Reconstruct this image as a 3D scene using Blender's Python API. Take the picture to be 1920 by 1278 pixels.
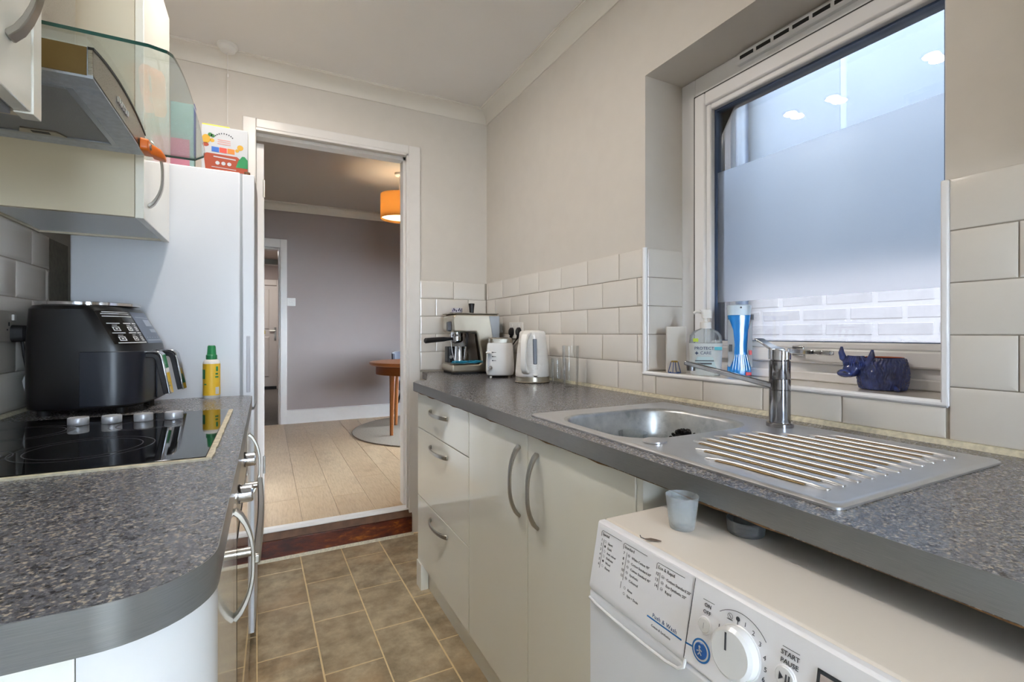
import bpy, math, random
from math import sin, cos, pi, radians, sqrt
from mathutils import Matrix, Vector, Euler
random.seed(7)
for o in list(bpy.data.objects):
    bpy.data.objects.remove(o)
SC = bpy.context.scene
COL = SC.collection

# ------------------------------------------------------------------ camera
cam_data = bpy.data.cameras.new('camera')
cam_data.sensor_width = 36.0
cam_data.lens = 900.0 / 1920 * 36
cam_data.shift_y = -14.0 / 1920
cam_data.clip_start = 0.02
cam = bpy.data.objects.new('camera', cam_data)
COL.objects.link(cam)
cam.location = (0, 0, 1.13)
cam.rotation_euler = (radians(90), 0, radians(-27.15))
SC.camera = cam

# ------------------------------------------------------------------ sky
wd = bpy.data.worlds.new('overcast_sky')
SC.world = wd
wd.use_nodes = True
wn = wd.node_tree
bg = wn.nodes['Background']
SKY = 30.0
bg.inputs['Color'].default_value = (0.74, 0.85, 1.0, 1)
bg.inputs['Strength'].default_value = SKY

SC.view_settings.view_transform = 'Standard'
SC.view_settings.look = 'None'
SC.view_settings.gamma = 1.0
SC.view_settings.exposure = 0.33
SC.view_settings.use_curve_mapping = False
SC.cycles.max_bounces = 10
SC.cycles.diffuse_bounces = 5
SC.cycles.glossy_bounces = 5
SC.cycles.transparent_max_bounces = 16
SC.cycles.transmission_bounces = 8
SC.cycles.caustics_reflective = False
SC.cycles.caustics_refractive = True
SC.cycles.sample_clamp_indirect = 14.0

CEIL = 2.471
def area(name, loc, rot, sx, sy, power, color, shape='RECTANGLE', spread=pi):
    l = bpy.data.lights.new(name, 'AREA')
    l.shape = shape; l.size = sx; l.size_y = sy
    l.energy = power; l.color = color; l.spread = spread
    o = bpy.data.objects.new(name, l)
    COL.objects.link(o)
    o.location = loc; o.rotation_euler = rot
    return o
WARM = (1.0, 0.91, 0.82)
DOWNLIGHTS = [(-0.02, 1.82), (-0.045, 1.59), (-0.03, 1.13), (0.35, -0.2), (0.35, -1.0)]  # last two unseen, added behind the camera as fill light
DL_POWER = [5, 4.5, 3.5, 1.0, 0.8]
# ------------------------------------------------------------------ materials
def lin(h):
    h = h.lstrip('#')
    r = []
    for i in (0, 2, 4):
        c = int(h[i:i+2], 16) / 255
        r.append(c / 12.92 if c <= 0.04045 else ((c + 0.055) / 1.055) ** 2.4)
    return (*r, 1)
class NT:
    def __init__(s, name):
        s.m = bpy.data.materials.new(name); s.m.use_nodes = True
        s.t = s.m.node_tree; s.n = s.t.nodes; s.l = s.t.links
        s.b = s.n['Principled BSDF']; s.out = s.n['Material Output']
        s._co = None
    def co(s):
        if not s._co:
            s._co = s.n.new('ShaderNodeTexCoord').outputs['Object']
        return s._co
    def mapping(s, scale, src=None):
        m = s.n.new('ShaderNodeMapping'); m.inputs['Scale'].default_value = scale
        s.l.new(src or s.co(), m.inputs['Vector']); return m.outputs[0]
    def noise(s, scale, detail=3, rough=.5, vec=None):
        n = s.n.new('ShaderNodeTexNoise'); n.inputs['Scale'].default_value = scale
        n.inputs['Detail'].default_value = detail; n.inputs['Roughness'].default_value = rough
        s.l.new(vec or s.co(), n.inputs['Vector']); return n.outputs['Fac']
    def voronoi(s, scale, vec=None, feature='F1', out='Distance'):
        n = s.n.new('ShaderNodeTexVoronoi'); n.feature = feature
        n.inputs['Scale'].default_value = scale
        s.l.new(vec or s.co(), n.inputs['Vector']); return n.outputs[out]
    def wave(s, scale, vec=None, dist=0, axis='X', detail=2):
        n = s.n.new('ShaderNodeTexWave'); n.bands_direction = axis
        n.inputs['Scale'].default_value = scale; n.inputs['Distortion'].default_value = dist
        n.inputs['Detail'].default_value = detail
        s.l.new(vec or s.co(), n.inputs['Vector']); return n.outputs['Fac']
    def ramp(s, fac, stops, interp='LINEAR'):
        r = s.n.new('ShaderNodeValToRGB'); r.color_ramp.interpolation = interp
        e = r.color_ramp.elements
        while len(e) < len(stops): e.new(0.5)
        for i, (p, c) in enumerate(stops):
            e[i].position = p; e[i].color = lin(c) if isinstance(c, str) else (c, c, c, 1)
        s.l.new(fac, r.inputs[0]); return r.outputs[0]
    def mix(s, fac, a, b, mode='MIX'):
        m = s.n.new('ShaderNodeMix'); m.data_type = 'RGBA'; m.blend_type = mode
        for k, v in ((0, fac), (6, a), (7, b)):
            if isinstance(v, (int, float)): m.inputs[k].default_value = v
            elif isinstance(v, str): m.inputs[k].default_value = lin(v)
            else: s.l.new(v, m.inputs[k])
        return m.outputs[2]
    def bump(s, h, strength=.2, dist=.002):
        b = s.n.new('ShaderNodeBump'); b.inputs['Strength'].default_value = strength
        b.inputs['Distance'].default_value = dist
        s.l.new(h, b.inputs['Height']); s.l.new(b.outputs[0], s.b.inputs['Normal'])
    def set(s, **k):
        names = dict(color='Base Color', rough='Roughness', metal='Metallic', spec='Specular IOR Level', coat='Coat Weight',
                     coatr='Coat Roughness', trans='Transmission Weight', ior='IOR', emit='Emission Strength', ecol='Emission Color', alpha='Alpha', sheen='Sheen Weight', sss='Subsurface Weight', aniso='Anisotropic')
        for q, v in k.items():
            i = s.b.inputs[names[q]]
            if isinstance(v, str): i.default_value = lin(v)
            elif hasattr(v, 'node'): s.l.new(v, i)
            else: i.default_value = v
        return s
def mat(name, color, rough=.5, metal=0, nscale=0, bump=0, vary=.06, **k):
    n = NT(name); n.set(rough=rough, metal=metal, **k)
    if nscale:
        f = n.noise(nscale)
        c = n.mix(f, color, color)
        mx = n.mix(n.ramp(f, [(.3, 1 - vary), (.7, 1.0)]), '#000000', color)
        n.set(color=mx)
        if bump: n.bump(f, bump, .001)
    else:
        n.set(color=color)
    return n.m
def glass_mat(name, tint='#ffffff', rough=0.0, fres=1.45, haze=0.0, boost=1.0):
    n = NT(name); n.n.remove(n.b)
    tr = n.n.new('ShaderNodeBsdfTransparent'); tr.inputs[0].default_value = lin(tint)
    gl = n.n.new('ShaderNodeBsdfGlossy'); gl.inputs['Roughness'].default_value = rough
    fr = n.n.new('ShaderNodeFresnel'); fr.inputs[0].default_value = fres
    mx = n.n.new('ShaderNodeMixShader')
    src = fr.outputs[0]
    if boost != 1.0:
        mm = n.n.new('ShaderNodeMath'); mm.operation = 'MULTIPLY'; mm.use_clamp = True
        mm.inputs[1].default_value = boost; n.l.new(src, mm.inputs[0]); src = mm.outputs[0]
    n.l.new(src, mx.inputs[0]); n.l.new(tr.outputs[0], mx.inputs[1]); n.l.new(gl.outputs[0], mx.inputs[2])
    last = mx
    if haze:
        d = n.n.new('ShaderNodeBsdfDiffuse'); d.inputs[0].default_value = (.9, .95, 1, 1)
        m2 = n.n.new('ShaderNodeMixShader'); m2.inputs[0].default_value = haze
        n.l.new(mx.outputs[0], m2.inputs[1]); n.l.new(d.outputs[0], m2.inputs[2]); last = m2
    n.l.new(last.outputs[0], n.out.inputs[0])
    return n.m

MAT = {}
MAT['wall'] = mat('wall_paint', '#d6cfc6', .55, nscale=14, bump=.05, vary=.03)
MAT['ceil'] = mat('ceiling_paint', '#e6e2de', .7, nscale=5, vary=.02)
MAT['coving'] = mat('coving_paint', '#e0dad0', .5)
MAT['trimwhite'] = mat('gloss_trim_paint', '#e4e0dc', .3, nscale=20, vary=.03)
MAT['tile'] = mat('white_glazed_tile', '#e2dcd4', .12, nscale=9, bump=.03, vary=.03, coat=.3)
MAT['grout'] = mat('grout', '#a79f92', .9, nscale=60, vary=.2)
MAT['seal'] = mat('sealant', '#d8cfb6', .5, nscale=90, vary=.35)
MAT['upvc'] = mat('white_upvc', '#f3f3f5', .25)
MAT['dark'] = mat('black_gasket', '#15171c', .5)
MAT['blackplastic'] = mat('black_plastic', '#15151a', .35)
MAT['blackgloss'] = mat('black_gloss', '#050609', .08)
MAT['cab'] = mat('gloss_cream_cabinet', '#efefe6', .12, coat=.4)
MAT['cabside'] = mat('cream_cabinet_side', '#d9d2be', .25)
MAT['cabunder'] = mat('grey_cabinet_underside', '#dde3e8', .3)
MAT['white'] = mat('white_enamel', '#e2e3e4', .2)
MAT['fridge'] = mat('fridge_white', '#cfd3da', .28)
MAT['whiteplastic'] = mat('white_plastic', '#e6e4e0', .35)
MAT['chrome'] = mat('chrome', '#c9cbd0', .08, 1.0)
MAT['darkchrome'] = mat('worn_chrome', '#9a9ba0', .13, 1.0, nscale=40, vary=.25)
MAT['nickel'] = mat('satin_nickel', '#a9a69f', .32, 1.0)
MAT['gold'] = mat('brass_foil', '#b99d4e', .3, 1.0)
MAT['winglass'] = glass_mat('window_glass', '#fbfdfd')
MAT['clearglass'] = glass_mat('clear_glass', '#fdfefe', boost=.5)
MAT['hoodglass'] = glass_mat('hood_glass', '#f7fbf9', haze=.07, boost=.3)
MAT['greenedge'] = mat('glass_edge', '#1c4a42', .1)
MAT['orange'] = mat('orange_plastic', '#e8731f', .4)
MAT['print'] = mat('dark_print', '#3a3d44', .5)
MAT['whiteprint'] = mat('white_print', '#c9ccd2', .5)
MAT['blue'] = mat('blue_print', '#2272b8', .4)
MAT['blackrubber'] = mat('black_rubber', '#0d0d10', .6)

def worktop_mat():
    n = NT('granite_laminate')
    v = n.voronoi(210, n.mapping((1, 1.0, 1)))
    big = n.noise(130, 2, .6)
    fl = n.noise(300, 2, .7)
    base = n.ramp(fl, [(.35, '#474a54'), (.65, '#707279')])
    fleck = n.ramp(n.noise(230, 1.5, .45), [(.57, 0.0), (.64, .8)])
    c = n.mix(fleck, base, '#bfb5a6')
    d = n.ramp(n.noise(120, 2, .5), [(.36, .8), (.42, 0.0)])
    c = n.mix(d, c, '#34363e')
    n.set(color=c, rough=n.ramp(n.noise(220, 2), [(.35, .17), (.65, .32)]))
    n.bump(n.noise(240, 2), .35, .0006)
    return n.m
MAT['worktop'] = worktop_mat()
def edge_mat():
    n = NT('brushed_edge_strip')
    f = n.noise(60, 3, .6, n.mapping((.6, .6, 60)))
    n.set(color=n.ramp(f, [(.3, '#77797b'), (.7, '#898a8a')]), rough=.33, metal=.55)
    return n.m
MAT['edge'] = edge_mat()
def steel(name, c1, c2, rough, sc=(1, 1, 1), metal=1.0, spots=None):
    n = NT(name)
    f = n.noise(40, 4, .6, n.mapping(sc))
    c = n.ramp(f, [(.3, c1), (.7, c2)])
    if spots:
        s = n.ramp(n.noise(18, 6, .7), [(.55, 0.0), (.72, .8)])
        c = n.mix(s, c, spots)
    n.set(color=c, metal=metal, rough=n.ramp(f, [(.3, rough * .85), (.7, rough * 1.2)]))
    return n.m
MAT['sink'] = steel('stainless_sink', '#d2d4d8', '#dcdee2', .36)
MAT['bowl'] = steel('stainless_bowl', '#b4b8bb', '#ced0d0', .34, spots='#8f979c')
MAT['steel'] = steel('brushed_steel', '#9d988e', '#b5b0a6', .3, (1, 8, 30))
MAT['hoodsteel'] = steel('stained_hood_steel', '#a3acb8', '#bcc5d0', .38, (2, 2, 2), metal=.15, spots='#8da0ba')
MAT['coffee'] = mat('coffee_steel', '#b3ab9c', .3, .92)
def wood_floor():
    n = NT('oak_laminate')
    g = n.noise(12, 6, .65, n.mapping((9, 1.0, 1)))
    k = n.noise(3.2, 4, .6, n.mapping((1.6, .7, 1)))
    oi = n.n.new('ShaderNodeObjectInfo').outputs['Random']
    c = n.ramp(g, [(.25, '#ab8f70'), (.5, '#c4a987'), (.75, '#d0b898')])
    c = n.mix(n.ramp(k, [(.55, 0.0), (.75, .5)]), c, '#8a6947')
    c = n.mix(n.ramp(oi, [(0, 0.0), (1, .22)]), c, '#97714c')
    n.set(color=c, rough=.34); n.bump(g, .05, .0005)
    return n.m
MAT['oak'] = wood_floor()
def vinyl():
    n = NT('slate_vinyl')
    a = n.noise(9, 8, .68)
    b = n.noise(3.5, 5, .6)
    oi = n.n.new('ShaderNodeObjectInfo').outputs['Random']
    c = n.ramp(a, [(.30, '#685c46'), (.44, '#95846a'), (.55, '#af9e82'), (.70, '#cdbd9d')])
    c = n.mix(n.ramp(b, [(.5, 0.0), (.72, .55)]), c, '#a98459')
    c = n.mix(n.ramp(n.noise(5, 6, .7), [(.56, 0.0), (.75, .7)]), c, '#757064')
    c = n.mix(n.ramp(oi, [(0, 0.0), (1, .3)]), c, '#ae9d80')
    n.set(color=c, rough=.42); n.bump(a, .15, .001)
    return n.m
MAT['vinyl'] = vinyl()
MAT['vinylgrout'] = mat('vinyl_grout_line', '#e4cc9d', .5, nscale=30, vary=.12)
def stained():
    n = NT('dark_stained_timber')
    g = n.noise(7, 6, .72, n.mapping((1, 2, 3)))
    c = n.ramp(g, [(.25, '#1c0c08'), (.46, '#4a1d12'), (.58, '#6b2d13'), (.70, '#a8651f'), (.8, '#c98a3a')])
    n.set(color=c, rough=.3); n.bump(g, .4, .003)
    return n.m
MAT['stained'] = stained()
MAT['rawtimber'] = mat('worn_timber', '#6f4c33', .6, nscale=25, vary=.4)
MAT['taupe'] = mat('taupe_paint', '#a69b98', .6, nscale=6, vary=.02)
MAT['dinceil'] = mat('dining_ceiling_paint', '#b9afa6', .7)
MAT['tablewood'] = steel('teak_table', '#8e4f21', '#a8662f', .35, (1, 9, 9), metal=0)
MAT['shade'] = mat('amber_shade', '#cf8f3a', .8, nscale=60, vary=.2)
MAT['greyfab'] = mat('grey_velvet', '#4b4c57', .8, sheen=.4)
MAT['rug'] = mat('grey_rug', '#978877', .95, nscale=90, vary=.3, bump=.4)
MAT['doorwhite'] = mat('door_white', '#cfcac6', .4)

# ------------------------------------------------------------------ mesh helpers
W = {}
def wm(o): return W.get(o.name, Matrix.Identity(4))
def tag(o, label=None, cat=None, group=None, kind=None):
    if label: o['label'] = label
    if cat: o['category'] = cat
    if group: o['group'] = group
    if kind: o['kind'] = kind
    return o
def thing(name, label, cat, loc=(0, 0, 0), rz=0, group=None):
    o = bpy.data.objects.new(name, None); COL.objects.link(o)
    o.empty_display_size = .05
    o.location = loc; o.rotation_euler = (0, 0, rz)
    W[o.name] = Matrix.Translation(loc) @ Matrix.Rotation(rz, 4, 'Z')
    return tag(o, label, cat, group)
class M:
    def __init__(s): s.v = []; s.f = []; s.m = []; s.k = 0
    def mt(s, k): s.k = k; return s
    def add(s, vs, fs, xf=None):
        b = len(s.v)
        if xf is not None: vs = [tuple(xf @ Vector(v)) for v in vs]
        s.v += [tuple(v) for v in vs]
        s.f += [tuple(b + i for i in f) for f in fs]; s.m += [s.k] * len(fs)
        return s
    def box(s, x0, x1, y0, y1, z0, z1, xf=None):
        return s.add([(x0, y0, z0), (x1, y0, z0), (x1, y1, z0), (x0, y1, z0), (x0, y0, z1), (x1, y0, z1), (x1, y1, z1), (x0, y1, z1)],
                     [(0, 3, 2, 1), (4, 5, 6, 7), (0, 1, 5, 4), (1, 2, 6, 5), (2, 3, 7, 6), (3, 0, 4, 7)], xf)
    def prism(s, poly, a, b, plane='xy', xf=None):
        n = len(poly)
        mp = {'xy': lambda p, h: (p[0], p[1], h), 'xz': lambda p, h: (p[0], h, p[1]), 'yz': lambda p, h: (h, p[0], p[1])}[plane]
        vs = [mp(p, a) for p in poly] + [mp(p, b) for p in poly]
        fs = [tuple(range(n)), tuple(range(2 * n - 1, n - 1, -1))]
        fs += [(i, n + i, n + (i + 1) % n, (i + 1) % n) for i in range(n)]
        return s.add(vs, fs, xf)
    def loft(s, rings, cap0=True, cap1=True, closed=True, xf=None):
        n = len(rings[0]); vs = [p for r in rings for p in r]; fs = []
        for i in range(len(rings) - 1):
            for j in range(n if closed else n - 1):
                fs.append((i * n + j, i * n + (j + 1) % n, (i + 1) * n + (j + 1) % n, (i + 1) * n + j))
        if cap0: fs.append(tuple(range(n - 1, -1, -1)))
        if cap1: fs.append(tuple(range((len(rings) - 1) * n, len(rings) * n)))
        return s.add(vs, fs, xf)
    def lathe(s, prof, c=(0, 0, 0), n=28, xf=None, sx=1, sy=1, caps=True):
        rings = [[(c[0] + r * sx * cos(2 * pi * i / n), c[1] + r * sy * sin(2 * pi * i / n), c[2] + z) for i in range(n)] for r, z in prof]
        return s.loft(rings, caps, caps, True, xf)
    def cyl(s, p0, p1, r0, r1=None, n=16):
        return s.tube([p0, p1], [r0, r1 if r1 is not None else r0], n)
    def tube(s, path, r, n=10, caps=True, ell=None, up=None):
        P = [Vector(p) for p in path]; L = len(P)
        if not isinstance(r, (list, tuple)): r = [r] * L
        T = [(P[min(i + 1, L - 1)] - P[max(i - 1, 0)]).normalized() for i in range(L)]
        u = Vector(up) if up else (Vector((0, 0, 1)) if abs(T[0].z) < .9 else Vector((1, 0, 0)))
        rings = []
        for i in range(L):
            a = u - T[i] * u.dot(T[i])
            if a.length < 1e-6: a = T[i].orthogonal()
            a.normalize(); b = T[i].cross(a); u = a if not up else Vector(up)
            ea, eb = ell if ell else (1, 1)
            rings.append([tuple(P[i] + a * (cos(2 * pi * k / n) * r[i] * ea) + b * (sin(2 * pi * k / n) * r[i] * eb)) for k in range(n)])
        return s.loft(rings, caps, caps)
    def strap(s, path, wv, w, th):
        P = [Vector(p) for p in path]; L = len(P); wv = Vector(wv).normalized()
        if not isinstance(w, (list, tuple)): w = [w] * L
        if not isinstance(th, (list, tuple)): th = [th] * L
        rings = []
        for i in range(L):
            t = (P[min(i + 1, L - 1)] - P[max(i - 1, 0)]).normalized(); nn = t.cross(wv).normalized()
            a = wv * w[i] / 2; b = nn * th[i] / 2
            rings.append([tuple(P[i] + a + b), tuple(P[i] - a + b), tuple(P[i] - a - b), tuple(P[i] + a - b)])
        return s.loft(rings)
    def sphere(s, c, rx, ry=None, rz=None, n=16, m=10, xf=None):
        ry = ry or rx; rz = rz or rx
        rings = []
        for j in range(m + 1):
            a = -pi / 2 + pi * j / m; q = max(cos(a), 1e-3)
            rings.append([(c[0] + rx * q * cos(2 * pi * i / n), c[1] + ry * q * sin(2 * pi * i / n), c[2] + rz * sin(a)) for i in range(n)])
        return s.loft(rings, True, True, True, xf)
    def text(s, txt, size, xf, align='LEFT', ext=.0002, space=1.0):
        c = bpy.data.curves.new('t', 'FONT'); c.body = txt; c.size = size; c.extrude = ext
        c.align_x = align; c.resolution_u = 2; c.space_character = space
        o = bpy.data.objects.new('t', c); COL.objects.link(o)
        dg = bpy.context.evaluated_depsgraph_get(); dg.update()
        me = bpy.data.meshes.new_from_object(o.evaluated_get(dg))
        s.add([tuple(v.co) for v in me.vertices], [tuple(p.vertices) for p in me.polygons], xf)
        bpy.data.meshes.remove(me); bpy.data.objects.remove(o); bpy.data.curves.remove(c)
        return s
    def mesh(s, name, mats, angle=32):
        me = bpy.data.meshes.new(name); me.from_pydata(s.v, [], s.f)
        ms = mats if isinstance(mats, (list, tuple)) else [mats]
        for q in ms: me.materials.append(MAT[q] if isinstance(q, str) else q)
        me.polygons.foreach_set('material_index', s.m)
        me.validate()
        import bmesh
        bm = bmesh.new(); bm.from_mesh(me); bmesh.ops.recalc_face_normals(bm, faces=bm.faces); bm.to_mesh(me); bm.free()
        me.shade_smooth(); me.set_sharp_from_angle(angle=radians(angle)); me.update()
        return me
    def build(s, name, mats, parent=None, world=False, bevel=0, seg=2, loc=None, rz=0, angle=32, subsurf=0):
        me = s.mesh(name, mats, angle)
        o = bpy.data.objects.new(name, me); COL.objects.link(o)
        if parent is not None:
            o.parent = parent; W[o.name] = wm(parent)
            if world: me.transform(wm(parent).inverted())
        elif loc is not None:
            o.location = loc; o.rotation_euler = (0, 0, rz)
            W[o.name] = Matrix.Translation(loc) @ Matrix.Rotation(rz, 4, 'Z')
            if world: me.transform(W[o.name].inverted())
        if subsurf:
            q = o.modifiers.new('smooth', 'SUBSURF'); q.levels = subsurf; q.render_levels = subsurf
        if bevel:
            q = o.modifiers.new('bevel', 'BEVEL'); q.width = bevel; q.segments = seg; q.limit_method = 'ANGLE'; q.angle_limit = radians(40)
        return o
def copy_tree(o, parent=None, loc=None, rz=None):
    c = o.copy(); COL.objects.link(c)
    if parent is not None: c.parent = parent
    if loc is not None: c.location = loc
    if rz is not None: c.rotation_euler = (0, 0, rz)
    for ch in list(o.children): copy_tree(ch, c)
    return c
def rrect(cx, cy, w, h, r, n=5):
    p = []
    for (sx, sy, a0) in ((1, 1, 0), (-1, 1, 90), (-1, -1, 180), (1, -1, 270)):
        for i in range(n + 1):
            a = radians(a0 + 90 * i / n)
            p.append((cx + sx * (w / 2 - r) + r * cos(a), cy + sy * (h / 2 - r) + r * sin(a)))
    return p
def arc(cx, cy, r, a0, a1, n):
    return [(cx + r * cos(radians(a0 + (a1 - a0) * i / n)), cy + r * sin(radians(a0 + (a1 - a0) * i / n))) for i in range(n + 1)]
def bow_handle(m, p0, p1, out, w, depth, th=.006, n=14):
    """a bow handle from foot p0 to foot p1, standing out along `out`"""
    p0 = Vector(p0); p1 = Vector(p1); out = Vector(out).normalized(); d = p1 - p0
    wv = d.cross(out)
    path = [p0 + d * (.02)]
    ww = [w * 1.05]; tt = [th * 1.5]
    for i in range(1, n):
        t = i / n; k = abs(2 * t - 1)
        path.append(p0 + d * t + out * depth * (1 - k ** 2.6)); ww.append(w * (.8 + .25 * k)); tt.append(th * (1 + .7 * k ** 3))
    path.append(p1 - d * .02); ww.append(w * 1.05); tt.append(th * 1.5)
    m.strap(path, wv, ww, tt)
    return m
def struct(m, name, mats, label=None, cat=None, bevel=0, parent=None):
    o = m.build(name, mats, parent, bevel=bevel)
    if parent is None:
        tag(o, label, cat, kind='structure')
    return o
# ------------------------------------------------------------------ the setting
YE = 2.69           # face of the end wall
XR = 1.205          # plaster face of the window wall
XL = -0.617         # plaster face of the hob wall
YB = -1.9           # back wall behind the camera
DF = 0.15           # dining room floor level
DY0, DY1 = 2.80, 5.75
DCE = 2.537
# kitchen floor: vinyl laid in slate-look tiles
fl = struct(M().box(XL - .02, XR + .02, YB, 2.68, -.06, -.0015), 'floor', 'vinylgrout', 'slate-look vinyl kitchen floor of staggered oblong tiles', 'floor')
rot = radians(0.95)
def floor_tiles():
    cols = [(-.42, 0.0), (-.225, .163), (-.03, 0.0), (.167, -.168), (.363, 0.0), (.56, -.168)]
    w, L, g = .1955, .327, .0055
    for i, (x0, off) in enumerate(cols):
        for k in range(-13, 2):
            y1 = 2.52 + off + k * L + L
            y0 = y1 - L
            a0, a1 = max(y0, YB) + g / 2, min(y1, 2.672) - g / 2
            b0, b1 = x0 + g / 2, x0 + w - g / 2 + .001
            if i == 0: b0 = XL
            if i == 5: b1 = .79
            if a1 - a0 < .02: continue
            sh = -(a0 - 2.0) * .0165
            m = M()
            e = .0015
            q0, q1 = -(a0 - 2.0) * .0165, -(a1 - 2.0) * .0165
            m.loft([[(b0 + q0, a0, -.0014), (b1 + q0, a0, -.0014), (b1 + q1, a1, -.0014), (b0 + q1, a1, -.0014)],
                    [(b0 + q0 + e, a0 + e, 0), (b1 + q0 - e, a0 + e, 0), (b1 + q1 - e, a1 - e, 0), (b0 + q1 + e, a1 - e, 0)]])
            m.build('tile', 'vinyl', fl)
floor_tiles()
# dining room floor and hall floor
fd = struct(M().box(-2.2, 2.6, 2.70, 5.76, DF - .1, DF - .004), 'floor.001', 'rawtimber', 'oak laminate dining room floor beyond the step', 'floor')
def planks():
    rr = random.Random(3)
    for i in range(-9, 13):
        x0 = .358 + i * .187
        y = 2.70 - rr.random() * .9
        while y < 5.75:
            a0, a1 = max(y, 2.715), min(y + 1.25, 5.75)
            y += 1.25
            if a1 - a0 < .05: continue
            m = M(); e = .0012; b0, b1 = x0 + .0006, x0 + .1864
            m.loft([[(b0, a0, DF - .004), (b1, a0, DF - .004), (b1, a1, DF - .004), (b0, a1, DF - .004)],
                    [(b0, a0, DF - .001), (b1, a0, DF - .001), (b1, a1, DF - .001), (b0, a1, DF - .001)],
                    [(b0 + e, a0 + e, DF), (b1 - e, a0 + e, DF), (b1 - e, a1 - e, DF), (b0 + e, a1 - e, DF)]])
            o = m.build('plank', 'oak', fd)
            me = o.data; off = Vector((rr.random() * 9, rr.random() * 9, 0))
            me.transform(Matrix.Translation(off)); o.location = -off
planks()
struct(M().box(-1.0, .9, 5.76, 9.7, DF - .1, DF - .005), 'floor.002', mat('hall_mat', '#77726f', .9, nscale=80, vary=.3), 'grey hall floor beyond the far doorway', 'floor')
# step at the doorway
st = struct(M().box(-.06, .735, 2.668, 2.715, 0, .098), 'trim_1', 'stained', 'dark stained timber step riser under the doorway', 'step', bevel=.003)
mm = M().prism([(2.672, .098), (2.668, .101), (2.684, .136), (2.715, .136), (2.715, .098)], -.06, .735, 'yz')
mm.build('tread', 'rawtimber', st)
M().prism([(2.678, .137), (2.678, .142), (2.684, .147), (2.69, .152), (2.722, .152), (2.722, .137)], -.05, .725, 'yz').build('threshold_strip', 'trimwhite', st)
M().prism([(2.655, 0), (2.668, .012), (2.668, 0)], -.06, .74, 'yz').build('sealant', 'seal', st)
# ceiling
struct(M().box(XL - .05, 1.5, YB - .1, YE + .0, CEIL, CEIL + .1), 'ceiling', 'ceil', 'plain off-white kitchen ceiling', 'ceiling')
struct(M().box(-2.3, 2.7, DY0, DY1 + .1, DCE, DCE + .1), 'ceiling.001', 'dinceil', 'grey-lit dining room ceiling seen through the doorway', 'ceiling')
struct(M().box(-1.0, .9, 5.85, 9.7, 2.45, 2.55), 'ceiling.002', 'dinceil', 'dim hall ceiling beyond the far doorway', 'ceiling')
# window wall with its opening
WY0, WY1, WZ0, WZ1 = .456, 1.308, .984, 2.05
m = M()
m.box(XR, 1.384, YB - .1, WY0, -.05, CEIL + .1).box(1.384, 1.50, YB - .1, WY0 - .045, -.05, CEIL + .1).box(1.384, 1.50, WY0 - .045, WY0, -.05, WZ0).box(1.384, 1.50, WY0 - .045, WY0, WZ1, CEIL + .1).box(XR, 1.50, WY1, YE + .12, -.05, CEIL + .1)
m.box(XR, 1.50, WY0, WY1, -.05, WZ0).box(XR, 1.50, WY0, WY1, WZ1, CEIL + .1)
wr = struct(m, 'wall_right', 'wall', 'off-white window wall tiled above the worktop', 'wall')
# end wall with doorway
DX0, DX1, DZ = -.043, .718, 2.142
m = M()
m.box(XL - .1, DX0, YE, DY0, -.05, CEIL + .1).box(DX1, XR + .3, YE, DY0, -.05, CEIL + .1).box(DX0, DX1, YE, DY0, DZ, CEIL + .1)
we = struct(m, 'wall_far', 'wall', 'off-white end wall around the dining room doorway', 'wall')
m = M()
m.box(XL - .12, XL, YB - .1, YE, -.05, CEIL + .1)
wl = struct(m, 'wall_left', 'wall', 'hob side wall tiled behind the worktop', 'wall')
# back wall behind the camera, with a half-glazed back door
m = M()
m.box(XL - .12, -.25, YB - .12, YB, -.05, CEIL + .1).box(.62, XR + .3, YB - .12, YB, -.05, CEIL + .1).box(-.25, .62, YB - .12, YB, 2.05, CEIL + .1)
struct(m, 'wall_back', 'wall', 'off-white wall behind the photographer', 'wall')
bd = thing('door_3', 'white glazed back door behind the photographer', 'door', (.185, YB - .06, 0)); tag(bd, kind='structure')
m = M(); m.box(-.25, -.05, YB - .09, YB - .04, 0, 2.05).box(.42, .62, YB - .09, YB - .04, 0, 2.05).box(-.05, .42, YB - .09, YB - .04, 0, .18).box(-.05, .42, YB - .09, YB - .04, 1.95, 2.05)
m.build('door_frame', 'upvc', bd, True)
M().box(-.05, .42, YB - .07, YB - .06, .18, 1.95).build('pane', 'winglass', bd, True)

# ---- metro tiles ---------------------------------------------------
def tile_mesh(w, h, t=.0065, b=.011, name='tile'):
    m = M(); b = min(b, w * .3, h * .3)
    r = lambda i, y: [(i, y, i), (w - i, y, i), (w - i, y, h - i), (i, y, h - i)]
    m.loft([r(0, 0), r(0, -.0035), r(.0012, -.0042), r(b, -t)], cap0=False)
    return m.mesh(name, 'tile', 15)
_tm = {}
def tile(wall, x, y, z, rz, w, h):
    k = (round(w, 4), round(h, 4))
    if k not in _tm: _tm[k] = tile_mesh(w, h)
    o = bpy.data.objects.new('tile', _tm[k]); COL.objects.link(o)
    o.parent = wall; o.location = (x, y, z); o.rotation_euler = (0, random.uniform(-.004, .004), rz)
    return o
J = .0025
ROWS = [(1.3335, .1), (1.231, .1), (1.1285, .1), (1.026, .1), (.9215, .102)]
def run(wall, rz, row, p0, du, u_from, u_to, joint0, pitch=.2025):
    """tiles along direction du starting at point p0 + u*du, joints at joint0 + k*pitch"""
    z, h = ROWS[row] if isinstance(row, int) else row
    k = math.floor((u_from - joint0) / pitch)
    while True:
        a, b = joint0 + k * pitch + J / 2, joint0 + (k + 1) * pitch - J / 2
        k += 1
        if a > u_to: break
        a, b = max(a, u_from), min(b, u_to)
        if b - a < .006: continue
        tile(wall, p0[0] + du[0] * a, p0[1] + du[1] * a, z, rz, b - a, h)
rz_r = -pi / 2
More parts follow.
